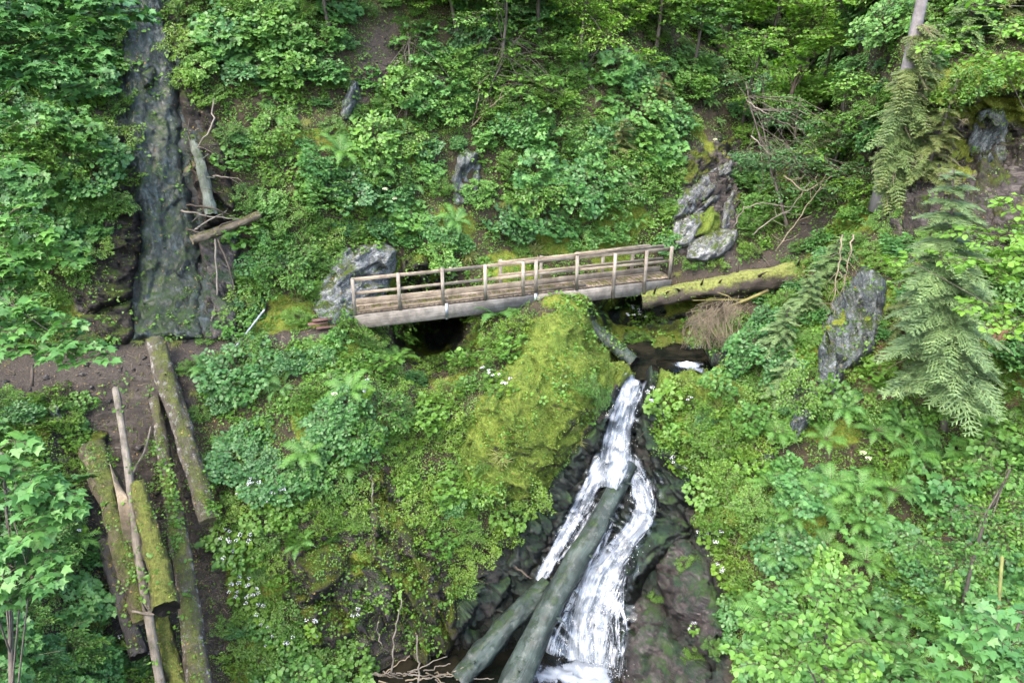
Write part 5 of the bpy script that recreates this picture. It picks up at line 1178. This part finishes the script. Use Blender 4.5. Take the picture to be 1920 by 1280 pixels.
KG = KG * np.clip(.72 + 1.1 * fbm(np.stack([KX / 60., KY / 48., 0 * KX + 8], -1), 2, 19), np.where(KY < 560, .5, .15), 1)
KG = np.where((KX > 1430) & (KY > 760), np.minimum(KG, .55 + .6 * vnoise(np.stack([KX / 70., KY / 60., 0 * KX], -1), 9)), KG)
KG = np.where(inpoly(KX + 5., KY + 5., [(1215, 525), (1480, 490), (1480, 565), (1400, 590), (1230, 600)]) > 0, .02, KG)
MG = grid_of([POLY['path_l'], POLY['path_r'], POLY['wetface'], POLY['stream'], POLY['pool'], POLY['gully'], POLY['crag']], [0, 0, .06, 0, 0, .15, .1], .25)
for p_, v_ in ((POLY['mossdome'], 1), (POLY['cragtop'], 1), (BARE[-1], 1), ([(380, 900), (880, 880), (880, 1230), (400, 1270)], .5), ([(1290, 930), (1350, 880), (1440, 980), (1370, 1010)], 1)):
    MG = np.where(inpoly(KX + 5., KY + 5., p_) > -8, np.maximum(MG, v_), MG)
MG = np.where((inpoly(KX + 5., KY + 5., POLY['fall']) > 6), .0, MG)
for p_, v_ in (([(275, 820), (305, 820), (330, 940), (345, 1040), (320, 1040), (300, 940)], .55), ([(160, 840), (205, 840), (210, 880), (165, 890)], .5), ([(215, 1000), (235, 1000), (265, 1090), (245, 1090)], .35)):
    KG = np.where(inpoly(KX + 5., KY + 5., p_) > 0, v_, KG)
def kget(G): return lambda x, y: G[min(G.shape[0] - 1, max(0, int((y + 150) // cell))), min(G.shape[1] - 1, max(0, int((x + 130) // cell)))]
Ls, Ns, Ds = surf_samples(120000, kget(KG)); print('sprigs', len(Ls))
up = unit(Ns * .55 + np.array([0, 0, .55]) + R_.normal(size=Ns.shape) * .25)
clump = smooth01(fbm(Ls * 1.3, 3, 31), -.35, .45)
per = 6; n_ = len(Ls)
hgt = (.05 + .22 * clump * R_.random(n_)) * (Ds / 20) ** .5
az = R_.random((n_, per)) * 6.283; rr = R_.uniform(.02, .13, (n_, per))
t1 = unit(np.cross(up, [0, 1., .3])); t2 = np.cross(up, t1)
rad = np.cos(az)[..., None] * t1[:, None] + np.sin(az)[..., None] * t2[:, None]
pos_ = Ls[:, None] + rad * rr[..., None] + up[:, None] * (hgt[:, None] * R_.uniform(.35, 1.05, (n_, per)))[..., None]
dr = rad + up[:, None] * R_.uniform(-.35, .5, (n_, per))[..., None]
uu = up[:, None] + R_.normal(size=dr.shape) * .35 + np.array([0, 0, .5])
size = (.042 + .04 * smooth01(fbm(Ls * .9, 2, 41), -.2, .4))[:, None] * R_.uniform(.65, 1.3, (n_, per)) * (Ds / 20)[:, None] ** .5
half = n_ // 2
def cover(name, label, tpl, sl, mat):
    V, Fc = scatter(tpl, frames(dr[sl].reshape(-1, 3), uu[sl].reshape(-1, 3)), pos_[sl].reshape(-1, 3), size[sl].ravel())
    obj(name, mesh_np(name, V, Fc, mat, np.repeat(R_.random(dr[sl].shape[0] * per), len(tpl[0]))), kind='stuff', label=label)
cover('ground_herbs', 'low small-leaved herbs carpeting the slopes', LEAF, slice(0, half), M_HERB)
cover('undergrowth', 'low broad-leaved undergrowth between the shrubs', BROAD, slice(half, n_), M_SHRUB)
Ls, Ns, Ds = surf_samples(110000, kget(MG)); print('moss', len(Ls))
n_ = len(Ls); per = 4
tuft = (np.array([(-.5, 0, 0), (.5, 0, 0), (0, .15, 1)]), np.array([(0, 1, 2)]))
a1 = R_.normal(size=(n_, per, 3)); up = unit(Ns[:, None] * .8 + a1 * .4 + np.array([0, 0, .35])); fw = np.cross(up, R_.normal(size=up.shape))
ps = Ls[:, None] + R_.normal(size=(n_, per, 3)) * .04 + Ns[:, None] * .0
V, Fc = scatter(tuft, frames(fw.reshape(-1, 3), up.reshape(-1, 3)), ps.reshape(-1, 3), (R_.uniform(.022, .05, n_ * per)))
obj('moss_carpet', mesh_np('moss_carpet', V, Fc, M_MOSSB, np.repeat(R_.random(n_ * per), 3)), kind='stuff', label='yellow-green moss on the rocks and banks')

# ------------------------------------------------------------------ trees
def trunk_geo(base, top, r0, r1, bend=.1, seed=1, limbs=()):
    rg = np.random.default_rng(seed); g = Geo(); n_ = 12; t = np.linspace(0, 1, n_)
    q = base[None] * (1 - t[:, None]) + top[None] * t[:, None]; q += bend * np.sin(t[:, None] * 5 + rg.random(3) * 6) * t[:, None]
    g.tube(q, r0 * (1 - t) + r1 * t + r0 * .5 * np.exp(-t * 14), 9, jit=.12, rng=rg)
    for e, r in limbs:
        i = min(n_ - 2, max(2, int(rg.uniform(.3, .95) * n_))); m_ = (q[i] + e) / 2 + np.array([0, 0, .1]) * np.linalg.norm(e - q[i])
        g.tube([q[i], m_, e], [r, r * .7, r * .25], 5, cap=False)
    return g
def tree(name, label, cat, base, top, r0, blobs, leaf, tpl, mat, nper, L=.7, seed=1, group=None, bark_=None, wide=.5, droop=.25, r1=None, nside=8, gap=.9, elev=(-12, 22), tw=True, limb_r=None):
    """trunk with limbs and a crown made of leafy sprays; blobs are (centre, radii) of foliage masses"""
    rg = np.random.default_rng(seed); base = np.asarray(base, float); top = np.asarray(top, float)
    root = empty(name, base, label, cat, group); G, TW = Geo(), Geo(); limbs = []
    sp = [spray(rg, L, leaf, nside, wide=wide, droop=droop, gap=gap) for _ in range(6)]
    for (c, rad) in blobs:
        c = np.asarray(c, float); rad = np.broadcast_to(rad, (3,)); k = max(3, int(nper * (rad.prod() ** (1 / 3)) ** 2))
        v = unit(rg.normal(size=(k, 3))); v[:, 2] = v[:, 2] * .9; rr = rg.uniform(.25, 1, k) ** .5
        o = c + v * rad * rr[:, None]; az = np.arctan2(v[:, 1], v[:, 0]) + rg.normal(size=k) * .5; e2 = np.radians(rg.uniform(*elev, k))
        d = np.stack([np.cos(az) * np.cos(e2), np.sin(az) * np.cos(e2), np.sin(e2)], 1)
        place_sprays(rg, o - d * L * .4, d, sp, leaf, tpl, G, TW if tw else None, twr=.008); limbs.append((c, limb_r or max(.02, r0 * .3)))
        if limb_r is None:
            for q in o[:5]: limbs.append((q, .018))
    g = trunk_geo(base, top, r0, r1 or r0 * .35, seed=seed, limbs=limbs)
    g.build('trunk', bark_ or M_TRUNK, root)
    G.build('crown', mat, root)
    if tw: TW.build('twig', M_TWIGB, root)
    return root
# -- background wood beyond the right-hand path and across the top
WOOD = [(1300, 150, 3.4, 1.3), (1390, 235, 3.4, 1.2), (1440, 120, 5, 1.7), (1480, 330, 3.0, 1.15), (1530, 250, 4, 1.4), (1500, 160, 5, 1.7), (1560, 330, 3.4, 1.2), (1350, 60, 5, 1.6), (1580, 200, 5, 1.8), (1420, 30, 6, 1.9), (1540, 60, 6, 2.1), (1230, 90, 4, 1.5),
        (1160, 40, 4, 1.4), (1090, 130, 3, 1.2), (1010, 60, 3.5, 1.4), (940, 140, 3, 1.1), (860, 60, 3, 1.2), (1480, -60, 7, 2.4), (1330, -60, 6, 2.2), (1180, -80, 5, 1.9), (1000, -60, 5, 1.7), (620, 60, 3, 1.1), (540, 10, 3, 1.1), (820, -60, 4, 1.5), (660, -70, 4, 1.5)]
WL = ['leafy forest tree on the slope above the right-hand path', 'leafy tree at the top of the slope above the bridge']
for k, (x, y, hh, cr) in enumerate(WOOD):
    h_ = hit(x, y)
    if h_ is None: continue
    b = h_[0]; rg = np.random.default_rng(300 + k); tp = b + np.array([rg.normal() * .3, -.6 + rg.normal() * .3, hh])
    bl = [(b + np.array([rg.normal() * cr * .45, -.5 + rg.normal() * cr * .4, hh * rg.uniform(.35, 1.0)]), cr * rg.uniform(.45, .75) * np.array([1, 1, .55])) for _ in range(5)]
    wr = x > 1270
    tree('broadleaf_tree', WL[0 if wr else 1], 'tree', b - [0, 0, .2], tp, .05 + .008 * hh, bl, .13 if h_[2] > 30 else .105, LEAF if k % 2 else BROAD, M_BEECH if k % 3 else M_HAZEL, 50, L=.8, seed=300 + k,
         group='trees above the right-hand path' if wr else 'trees along the top of the slope', nside=7, limb_r=.022)
# -- overhanging shrubby trees in front of the slope above the bridge
def blob(x, y, d, rx, ry=None, rz=None): return (P(x, y, d), np.array([rx, ry or rx * .8, rz or rx * .5]))
def tree_px(name, label, cat, bx, by, blobs, leaf, tpl, mat, nper, r0=.06, L=.6, seed=1, bark_=None, base_d=None, limb_r_off=False, **kw):
    h_ = hit(bx, by); cs = np.array([c for c, r in blobs]); top = cs[np.argmax(cs[:, 2])]; b = h_[0] if h_ is not None else top
    if base_d is not None:
        q = P(bx, by, base_d); g_ = BVH_T.ray_cast(Vector((q[0], q[1], 25.0)), Vector((0, 0, -1)))[0]
        b = np.array(g_) if g_ is not None else q
        if limb_r_off: top = np.array([b[0], b[1], top[2] + .3])
    return tree(name, label, cat, b - [0, 0, .15], top, r0, blobs, leaf, tpl, mat, nper, L=L, seed=seed, bark_=bark_, **kw)
tree_px('broadleaf_tree', 'small maple with pale leaf layers on the slope above the pale outcrop', 'tree', 760, 230, [blob(720, 150, 24.6, .9), blob(800, 190, 24.4, .8), blob(760, 120, 24.8, .9), blob(690, 210, 24.3, .6), blob(840, 150, 24.6, .6), blob(770, 60, 25, .9)], .12, MAPLE, M_MAPLE, 40, seed=51)
tree_px('broadleaf_tree', 'leaning hazel over the dark hollow above the bridge middle', 'tree', 900, 290, [blob(930, 100, 25.6, 1.0), blob(1000, 160, 25.3, .9), blob(880, 170, 25.3, .7), blob(980, 60, 26, 1.1), blob(1040, 100, 26, .9), blob(905, 30, 26, 1.0), blob(1070, 190, 25.8, .6)], .10, BROAD, M_HAZEL, 42, seed=52)
tree_px('broadleaf_tree', 'bright leafy sapling at the top centre of the slope', 'tree', 1120, 180, [blob(1100, 40, 27, 1.1), blob(1160, 20, 27.5, 1.1), blob(1060, 20, 27, .9), blob(1200, 110, 27.4, .7), blob(1030, -30, 27, 1.3)], .11, BROAD, M_BEECH, 42, seed=53)
tree_px('broadleaf_tree', 'small-leaved tree by the striped slabs leaning over the path', 'tree', 1480, 430, [blob(1430, 290, 25.4, .8), blob(1500, 300, 25, 1.0), blob(1550, 250, 25, 1.0), blob(1480, 220, 26, .9), blob(1400, 150, 27, .8), blob(1530, 360, 24.5, .7), blob(1450, 350, 25, .6), blob(1590, 320, 24, .7)], .085, LEAF, M_SHRUBB, 52, seed=54)
# thin dark trunks in the wood
for k, (x, y0, y1, d, r, lab) in enumerate([(1608, 215, -60, 33, .11, 'slim dark trunk between leaves right of the wood'), (1480, 205, 120, 30, .09, 'short dark leaning trunk in the wood above the path'), (1611, 470, 330, 25.5, .09, 'short dark trunk beside the crag')]):
    b, t = P(x, y0, d), P(x + (-4, 18, 0)[k], y1, d + .3); rt = empty('thin_tree', b, lab, 'tree'); trunk_geo(b, t, r, r * .8, .08, k, [(t + np.array([.9, 0, .5]), .04), (t + np.array([-.8, 0, .3]), .04)]).build('trunk', M_STICKDARK, rt)
    G = Geo(); rg = np.random.default_rng(k); sp = [spray(rg, .8, .13, 7) for _ in range(3)]
    o = t + rg.normal(size=(26, 3)) * [.9, .6, .5] + [0, 0, .3]; dd = unit(rg.normal(size=(26, 3)) * [1, 1, .2]); place_sprays(rg, o, dd, sp, .13, BROAD, G); G.build('crown', M_BEECH, rt)
# -- maples reaching into the picture from the left
tree_px('maple_tree', 'maple with layered lobed leaves filling the upper left corner', 'tree', -330, 420, [blob(40, 40, 15.5, 1.1), blob(130, 90, 15.8, .8), blob(190, 40, 16, .6), blob(60, 130, 15.5, .8), blob(-40, 90, 15, 1.0), blob(150, 0, 16, .8), blob(10, -30, 15.5, 1.2), blob(20, 220, 15, .45), blob(235, 20, 16.5, .4), blob(110, 170, 16, .4)], .135, MAPLE, M_MAPLE, 60, r0=.14, seed=61, base_d=15.5, limb_r_off=True, limb_r=.016)
tree_px('maple_tree', 'maple boughs drooping from the left edge above the path', 'tree', -260, 760, [blob(20, 400, 13, .5), blob(60, 440, 13.2, .5), blob(10, 480, 13, .5), blob(100, 480, 13.4, .35), blob(30, 560, 12.6, .5), blob(60, 610, 12.4, .5), blob(120, 640, 12.4, .33), blob(165, 665, 12.4, .22), blob(0, 640, 12.2, .45), blob(-40, 500, 12.8, .8), blob(10, 300, 14, .35), blob(95, 660, 12.4, .25), blob(5, 245, 14.2, .3)], .125, MAPLE, M_MAPLE, 95, r0=.12, L=.42, seed=62, base_d=13, limb_r_off=True, limb_r=.016, nside=6)
tree_px('young_maple_tree', 'broad maple leaves massed in the lower left corner', 'tree', -60, 1330, [blob(30, 900, 11.5, .55), blob(80, 930, 11.6, .4), blob(100, 990, 11.5, .35), blob(20, 990, 11.2, .5), blob(50, 1060, 11, .45), blob(-40, 1050, 11, .6), blob(110, 900, 12, .3), blob(0, 840, 12, .4), blob(40, 1130, 10.8, .35)], .135, MAPLE, M_MAPLE, 85, r0=.06, L=.42, seed=63, base_d=10.5, limb_r=.016, nside=6)
# -- beech boughs at the right
tree_px('beech_tree', 'bright beech bough reaching in at the upper right corner', 'tree', 2200, 330, [blob(1800, 80, 14.5, .5, rz=.12), blob(1870, 100, 14.2, .5, rz=.15), blob(1900, 50, 14.5, .6, rz=.3), blob(1760, 85, 14.7, .3, rz=.08), blob(1950, 110, 14, .6), blob(1890, 120, 14, .3, rz=.07), blob(1820, 10, 15, .5, rz=.2)], .085, BROAD, M_BEECH, 50, r0=.1, L=.5, seed=64, base_d=14, limb_r_off=True, limb_r=.016, nside=8, elev=(-18, 8))
tree_px('beech_tree', 'light green beech bough spread across the spruce at the right edge', 'tree', 2260, 900, [blob(1880, 430, 12.6, .5, rz=.12), blob(1820, 440, 12.8, .35, rz=.1), blob(1760, 480, 12.8, .3, rz=.07), blob(1700, 485, 12.9, .2, rz=.05), blob(1850, 490, 12.6, .45, rz=.1), blob(1930, 480, 12.4, .55, rz=.25), blob(1900, 380, 12.8, .4, rz=.12), blob(1890, 600, 12.2, .4, rz=.12), blob(1850, 570, 12.4, .3, rz=.08)], .085, BROAD, M_BEECH, 100, r0=.09, L=.42, seed=65, base_d=12.4, limb_r_off=True, limb_r=.016, nside=8, elev=(-15, 8))
tree_px('hazel_tree', 'large round-leaved hazel crowding the lower right foreground', 'tree', 1560, 1330, [blob(1500, 1130, 13.2, .6), blob(1450, 1160, 13.2, .45), blob(1570, 1110, 13.2, .5), blob(1540, 1190, 12.9, .6), blob(1430, 1230, 13, .45), blob(1500, 1250, 12.6, .6), blob(1600, 1220, 12.6, .5)], .10, BROAD, M_HAZEL, 60, r0=.05, L=.42, seed=66, base_d=13, limb_r=.016, nside=7)
tree_px('maple_tree', 'maple sapling with toothed leaves in the bottom right corner', 'tree', 1850, 1330, [blob(1870, 1190, 11.2, .45), blob(1910, 1240, 11, .5), blob(1830, 1250, 11, .4), blob(1900, 1150, 11.5, .35)], .135, MAPLE, M_MAPLE, 90, r0=.05, L=.42, seed=67, base_d=11, limb_r=.016, nside=6)
tree_px('broadleaf_tree', 'leafy bush tree in front of the slope at the right edge', 'tree', 1800, 1150, [blob(1780, 960, 14.6, .6), blob(1850, 1000, 14.2, .6), blob(1720, 1010, 14.6, .5), blob(1890, 930, 14.4, .5), blob(1800, 1060, 14, .6), blob(1880, 880, 14.8, .5)], .095, LEAF, M_SHRUB, 55, r0=.05, L=.42, seed=68, limb_r=.016)

# -- spruces
def spruce(name, label, base, top, r0, whorls, L0, L1, mat, seed, start=.2, n_wh=14, droop=.35, group=None, az_rng=None, dead=0, stop=1.0, w=.42, tr_mat=None, downtilt=-.15):
    rg = np.random.default_rng(seed); base = np.asarray(base, float); top = np.asarray(top, float); root = empty(name, base, label, 'spruce', group)
    trunk_geo(base, top, r0, r0 * .25, .05, seed).build('trunk', tr_mat or M_TRUNK, root)
    o, d, l = [], [], []
    do, dd, dl = [], [], []
    for k in range(n_wh):
        s = start + (stop - start) * k / (n_wh - 1) * .98; c = base * (1 - s) + top * s; L = L0 * (1 - s) ** .75 + L1
        for q in range(whorls):
            az = 2 * PI * q / whorls + k * 1.3 + rg.normal() * .25
            if az_rng is not None: az = az_rng[0] + (az_rng[1] - az_rng[0]) * rg.random()
            v = np.array([math.cos(az), math.sin(az), downtilt + .35 * s + rg.normal() * .1]); LL = L * rg.uniform(.7, 1.15)
            (do if rg.random() < dead else o).append(c + rg.normal(size=3) * .02); (dd if len(do) + 0 > len(dd) else d).append(v); (dl if len(do) > len(dl) else l).append(LL)
    G, TW = Geo(), Geo()
    if o: conifer_boughs(rg, o, d, l, G, TW, droop=droop, w=w)
    for a, b, c in zip(do, dd, dl):
        b = unit(b); q = [a, a + b * c * .5, a + b * c + np.array([0, 0, -.25 * c])]; TW.tube(q, [.012, .008, .004], 4, cap=False)
        for j in range(9):
            t = rg.random(); e = a + b * c * t; TW.tube([e, e + rg.normal(size=3) * .1 + np.array([0, 0, -.18])], [.005, .002], 3, cap=False)
    G.build('crown', mat, root); TW.build('twig', M_TWIG, root)
    return root
h_ = hit(1772, 800); bs_ = h_[0]
tp = P(1775, 315, (bs_[1] * .9135 + 0) / 1.0 * 1.0); 
dpt = bs_[1] / (FWD[1] - ((315 - 640) / F) * UPV[1]) - .1
spruce('spruce_tree', 'small spruce with drooping pale green boughs on the right bank', bs_ - [0, 0, .2], P(1790, 318, dpt), .085, 7, 1.6, .3, M_SPRUCE, 71, start=.26, n_wh=17, droop=.38, dead=.08, w=.55)
h_ = hit(1832, 905)
spruce('young_spruce', 'tiny light green spruce sapling below the soil bank at the right', h_[0], h_[0] + np.array([0, -.1, 1.45]), .03, 6, .62, .10, M_SPRUCE, 72, start=.15, n_wh=10)
h_ = hit(1640, 430)
big = P(1650, 395, 23.2)
spruce('spruce_tree', 'tall spruce with grey trunk and olive drooping boughs at the top right', big, big + np.array([.1, .3, 10.5]), .27, 6, .95, .3, M_SPRUCEO, 73, start=.04, stop=.52, n_wh=18, droop=.6, dead=.35, az_rng=(-2.3, .6), tr_mat=M_TRUNKG, downtilt=-.35, w=.5)
for k, (x, y, hh, lab, mt) in enumerate([(1735, 330, 2.8, 'olive spruce growing beside the overhang', M_SPRUCEO), (1700, 245, 3.0, 'green spruce on top of the crag', M_SPRUCE), (1800, 90, 2.6, 'dark spruce above the mossy brow', M_SPRUCE), (1880, 60, 4, 'spruce at the top right above the overhang', M_SPRUCEO), (1450, 660, 1.5, 'small spruce beside the upper cascade', M_SPRUCE), (1500, 600, 1.6, 'bushy spruce sapling below the right path', M_SPRUCE), (1460, 740, 1.2, 'low spruce on the bank right of the waterfall', M_SPRUCE), (1540, 540, 1.6, 'spruce sapling at the bend of the right path', M_SPRUCE), (1700, 600, 1.4, 'olive spruce sapling under the big right spruce', M_SPRUCEO), (1230, 220, 1.6, 'brownish young conifer on the slope above the bridge right end', M_SPRUCEO), (1160, 300, 1.4, 'greyish young conifer above the bridge right half', M_SPRUCEO)]):
    h_ = hit(x, y); b = h_[0]
    spruce('young_spruce' if hh < 2 else 'spruce_tree', lab, b - [0, 0, .1], b + np.array([.1, -.3, hh]), .03 + .015 * hh, 5, .28 * hh + .25, .15, mt, 80 + k, start=.1, n_wh=9 + int(hh), droop=.4, dead=.1 if mt is M_SPRUCEO else 0, w=.46)



# herbs rooted on the wet rocks and banks near the falls
for x, y, sc, lab in [(1285, 1062, .42, 'small green tuft plant on the big brown wet boulder'), (1228, 1118, .32, 'little fern-like herb in the crack of the wet boulder'), (1300, 1235, .4, 'herbs at the foot of the brown wet boulder'), (1335, 1215, .4, 'leafy herb beside the foot of the wet boulder'), (1100, 725, .55, 'leafy clump on the mossy lip left of the waterfall top'), (1120, 745, .5, 'small shrub hanging over the waterfall top from the left'), (880, 1000, .5, 'leafy shrub low on the bank left of the falls'), (905, 880, .4, 'dark glossy herb under the huge mossy boulder'), (1195, 640, .55, 'leafy white-flowered plant beside the upper pool'), (930, 740, .4, 'little shrub growing from the top of the huge mossy boulder'), (700, 570, .45, 'green shrub poking through the bridge rail at its left end'), (960, 590, .35, 'herb sprouting before the bridge girder')]:
    plant('leafy_shrub', x, y, sc, lab, lean=.5, var=3)
# loose twigs, stones and leaf litter on the bare ground
def pick(poly, k):
    poly = np.array(poly); out = []
    while len(out) < k:
        x = R_.uniform(poly[:, 0].min(), poly[:, 0].max(), 400); y = R_.uniform(poly[:, 1].min(), poly[:, 1].max(), 400); o = inpoly(x, y, poly.tolist()) > 0; out += list(zip(x[o], y[o]))
    return out[:k]
GT, GS = Geo(), Geo()
ico = np.array([(0, 0, 1), (.9, 0, .4), (.28, .85, .4), (-.72, .53, .4), (-.72, -.53, .4), (.28, -.85, .4), (.72, .53, -.4), (-.28, .85, -.4), (-.9, 0, -.4), (-.28, -.85, -.4), (.72, -.53, -.4), (0, 0, -1)], float)
icf = np.array([(0, 1, 2), (0, 2, 3), (0, 3, 4), (0, 4, 5), (0, 5, 1), (1, 6, 2), (2, 7, 3), (3, 8, 4), (4, 9, 5), (5, 10, 1), (2, 6, 7), (3, 7, 8), (4, 8, 9), (5, 9, 10), (1, 10, 6), (11, 7, 6), (11, 8, 7), (11, 9, 8), (11, 10, 9), (11, 6, 10)])
for poly, nt_, ns_ in ((POLY['path_l'], 260, 260), (POLY['gully'], 420, 500), (POLY['bankl'], 160, 260), (POLY['wetface'], 60, 60), (POLY['soil_top'], 50, 70), (POLY['path_r'], 60, 120), (POLY['soil_r'], 160, 120), ([(380, 1000), (460, 1200), (620, 1290), (400, 1290)], 120, 60)):
    for x, y in pick(poly, nt_):
        h_ = hit(x, y, BVH_T)
        if h_ is None: continue
        d = unit(np.cross(h_[1], R_.normal(size=3))); l = R_.uniform(.05, .32); c = h_[0] + h_[1] * .012
        GT.tube([c - d * l / 2, c + R_.normal(size=3) * .015, c + d * l / 2], [.006, .007, .003], 3, cap=False, tint=R_.random())
    for x, y in pick(poly, ns_):
        h_ = hit(x, y, BVH_T)
        if h_ is None: continue
        s_ = R_.uniform(.012, .05) * (1 + 1.6 * (R_.random() < .08)); GS.add(h_[0] + (ico * (1 + .25 * R_.normal(size=(12, 1)))) * s_ * [1, 1, .6], icf, R_.random())
GT.build('twig_litter', M_TWIG, None, kind='stuff', label='fallen twigs littering the bare ground')
GS.build('gravel', rock_mat('gravel_stone', (.10, .088, .08), (.04, .035, .03), (.22, .2, .19), moss=0, lichen=.1), None, kind='stuff', label='small stones lying on the bare ground')

# bare stems sticking out of the undergrowth, and fallen leaves
GB = Geo(); k_ = 0
while k_ < 520:
    x, y = R_.uniform(-60, 1980), R_.uniform(-40, 1340)
    if nogo(x, y, 0): continue
    h_ = hit(x, y, BVH_ALL); k_ += 1
    if h_ is None: continue
    d = unit(h_[1] * .7 + np.array([0, 0, .6]) + R_.normal(size=3) * .55); l = R_.uniform(.25, .9); a0 = h_[0]; m1 = a0 + d * l * .5 + R_.normal(size=3) * .05; e1 = a0 + d * l + R_.normal(size=3) * .1 - np.array([0, 0, .15 * l])
    GB.tube([a0, m1, e1], [.007, .005, .0025], 3, cap=False, tint=R_.random())
    if R_.random() < .5: GB.tube([m1, m1 + unit(d + R_.normal(size=3) * .7) * l * .35], [.004, .002], 3, cap=False)
GB.build('bare_undergrowth_stems', M_TWIG, None, kind='stuff', label='thin dead stems sticking out of the undergrowth')
M_DEAD = leaf_mat('dead_leaf', (.07, .04, .02, 1), (.19, .12, .06, 1), (.24, .18, .08, 1), rough=.8, trans=.1)
Ls, Ns, Ds = surf_samples(9000, lambda x, y: 0 if inpoly(np.array([x]), np.array([y]), POLY['fall'])[0] > 0 or inpoly(np.array([x]), np.array([y]), POLY['stream'])[0] > 0 else (1.0 if y > 600 else .6))
n_ = len(Ls); up = unit(Ns + R_.normal(size=Ns.shape) * .35); fw = np.cross(up, R_.normal(size=up.shape))
V, Fc = scatter(LEAF, frames(fw, up), Ls + Ns * .02, R_.uniform(.03, .075, n_))
obj('dead_leaves', mesh_np('dead_leaves', V, Fc, M_DEAD, np.repeat(R_.random(n_), 4)), kind='stuff', label='brown fallen leaves on the ground')
# ------------------------------------------------------------------ light, sky, camera
EL, AZ = math.radians(58), math.radians(215)   # sun high, behind the viewer's left shoulder, veiled by cloud
w = bpy.data.worlds.new('World'); SC.world = w; w.use_nodes = True; nt = w.node_tree; nt.nodes.clear()
sky = nt.nodes.new('ShaderNodeTexSky'); sky.sky_type = 'NISHITA'; sky.sun_disc = False; sky.sun_elevation = EL; sky.sun_rotation = AZ
sky.air_density = 1.0; sky.dust_density = 4.0; sky.ozone_density = 1.0
bg = nt.nodes.new('ShaderNodeBackground'); bg.inputs[1].default_value = .15
wo = nt.nodes.new('ShaderNodeOutputWorld'); nt.links.new(sky.outputs[0], bg.inputs[0]); nt.links.new(bg.outputs[0], wo.inputs[0])
L = bpy.data.lights.new('sun', 'SUN'); L.energy = 1.5; L.angle = math.radians(22); L.color = (1, .94, .80)
so = bpy.data.objects.new('sun', L); COL.objects.link(so)
sd_ = Vector((math.sin(AZ) * math.cos(EL), math.cos(AZ) * math.cos(EL), math.sin(EL)))
so.rotation_euler = sd_.to_track_quat('Z', 'Y').to_euler(); so.location = (0, -5, 30)
cam = bpy.data.cameras.new('camera'); cam.sensor_width = 36; cam.lens = F / 1920 * 36; cam.clip_end = 500; cam.clip_start = .1
co = bpy.data.objects.new('camera', cam); COL.objects.link(co); co.location = CAM; co.rotation_euler = (PI / 2 - PITCH, 0, 0); SC.camera = co
SC.render.resolution_x, SC.render.resolution_y = 1024, 682
vs = SC.view_settings; vs.view_transform = 'Standard'; vs.look = 'None'; vs.exposure = EXPO; vs.gamma = 1; vs.use_curve_mapping = False
cy = SC.cycles
cy.max_bounces = 6; cy.volume_bounces = 1; cy.diffuse_bounces = 3; cy.glossy_bounces = 2; cy.transmission_bounces = 3; cy.transparent_max_bounces = 10
cy.use_denoising = True; cy.caustics_reflective = False; cy.caustics_refractive = False
print('objects', len(bpy.data.objects))

# soft moist air of the gorge
m, nt, out = newmat('haze'); n = N(nt)
v = n('ShaderNodeVolumePrincipled', {'Color': (.86, .93, .96, 1), 'Density': HAZE, 'Anisotropy': .2}); nt.links.new(v.outputs[0], out.inputs[1])
zs = np.concatenate([np.array([W1[..., 2].min()]), np.array([W1[..., 2].max()])]); x0, x1 = W1[..., 0].min() - 6, W1[..., 0].max() + 6; y0, y1 = min(W1[..., 1].min() - 6, -6), W1[..., 1].max() + 6
g = Geo(); c = np.array([(x0 + x1) / 2, (y0 + y1) / 2, (zs[0] - 1 + zs[1] + 9) / 2]); g.box(c, X3, Y3, Z3, (x1 - x0) / 2, (y1 - y0) / 2, (zs[1] + 9 - zs[0] + 1) / 2)
g.build('haze', m, None, kind='stuff', label='thin moist haze hanging in the gorge')
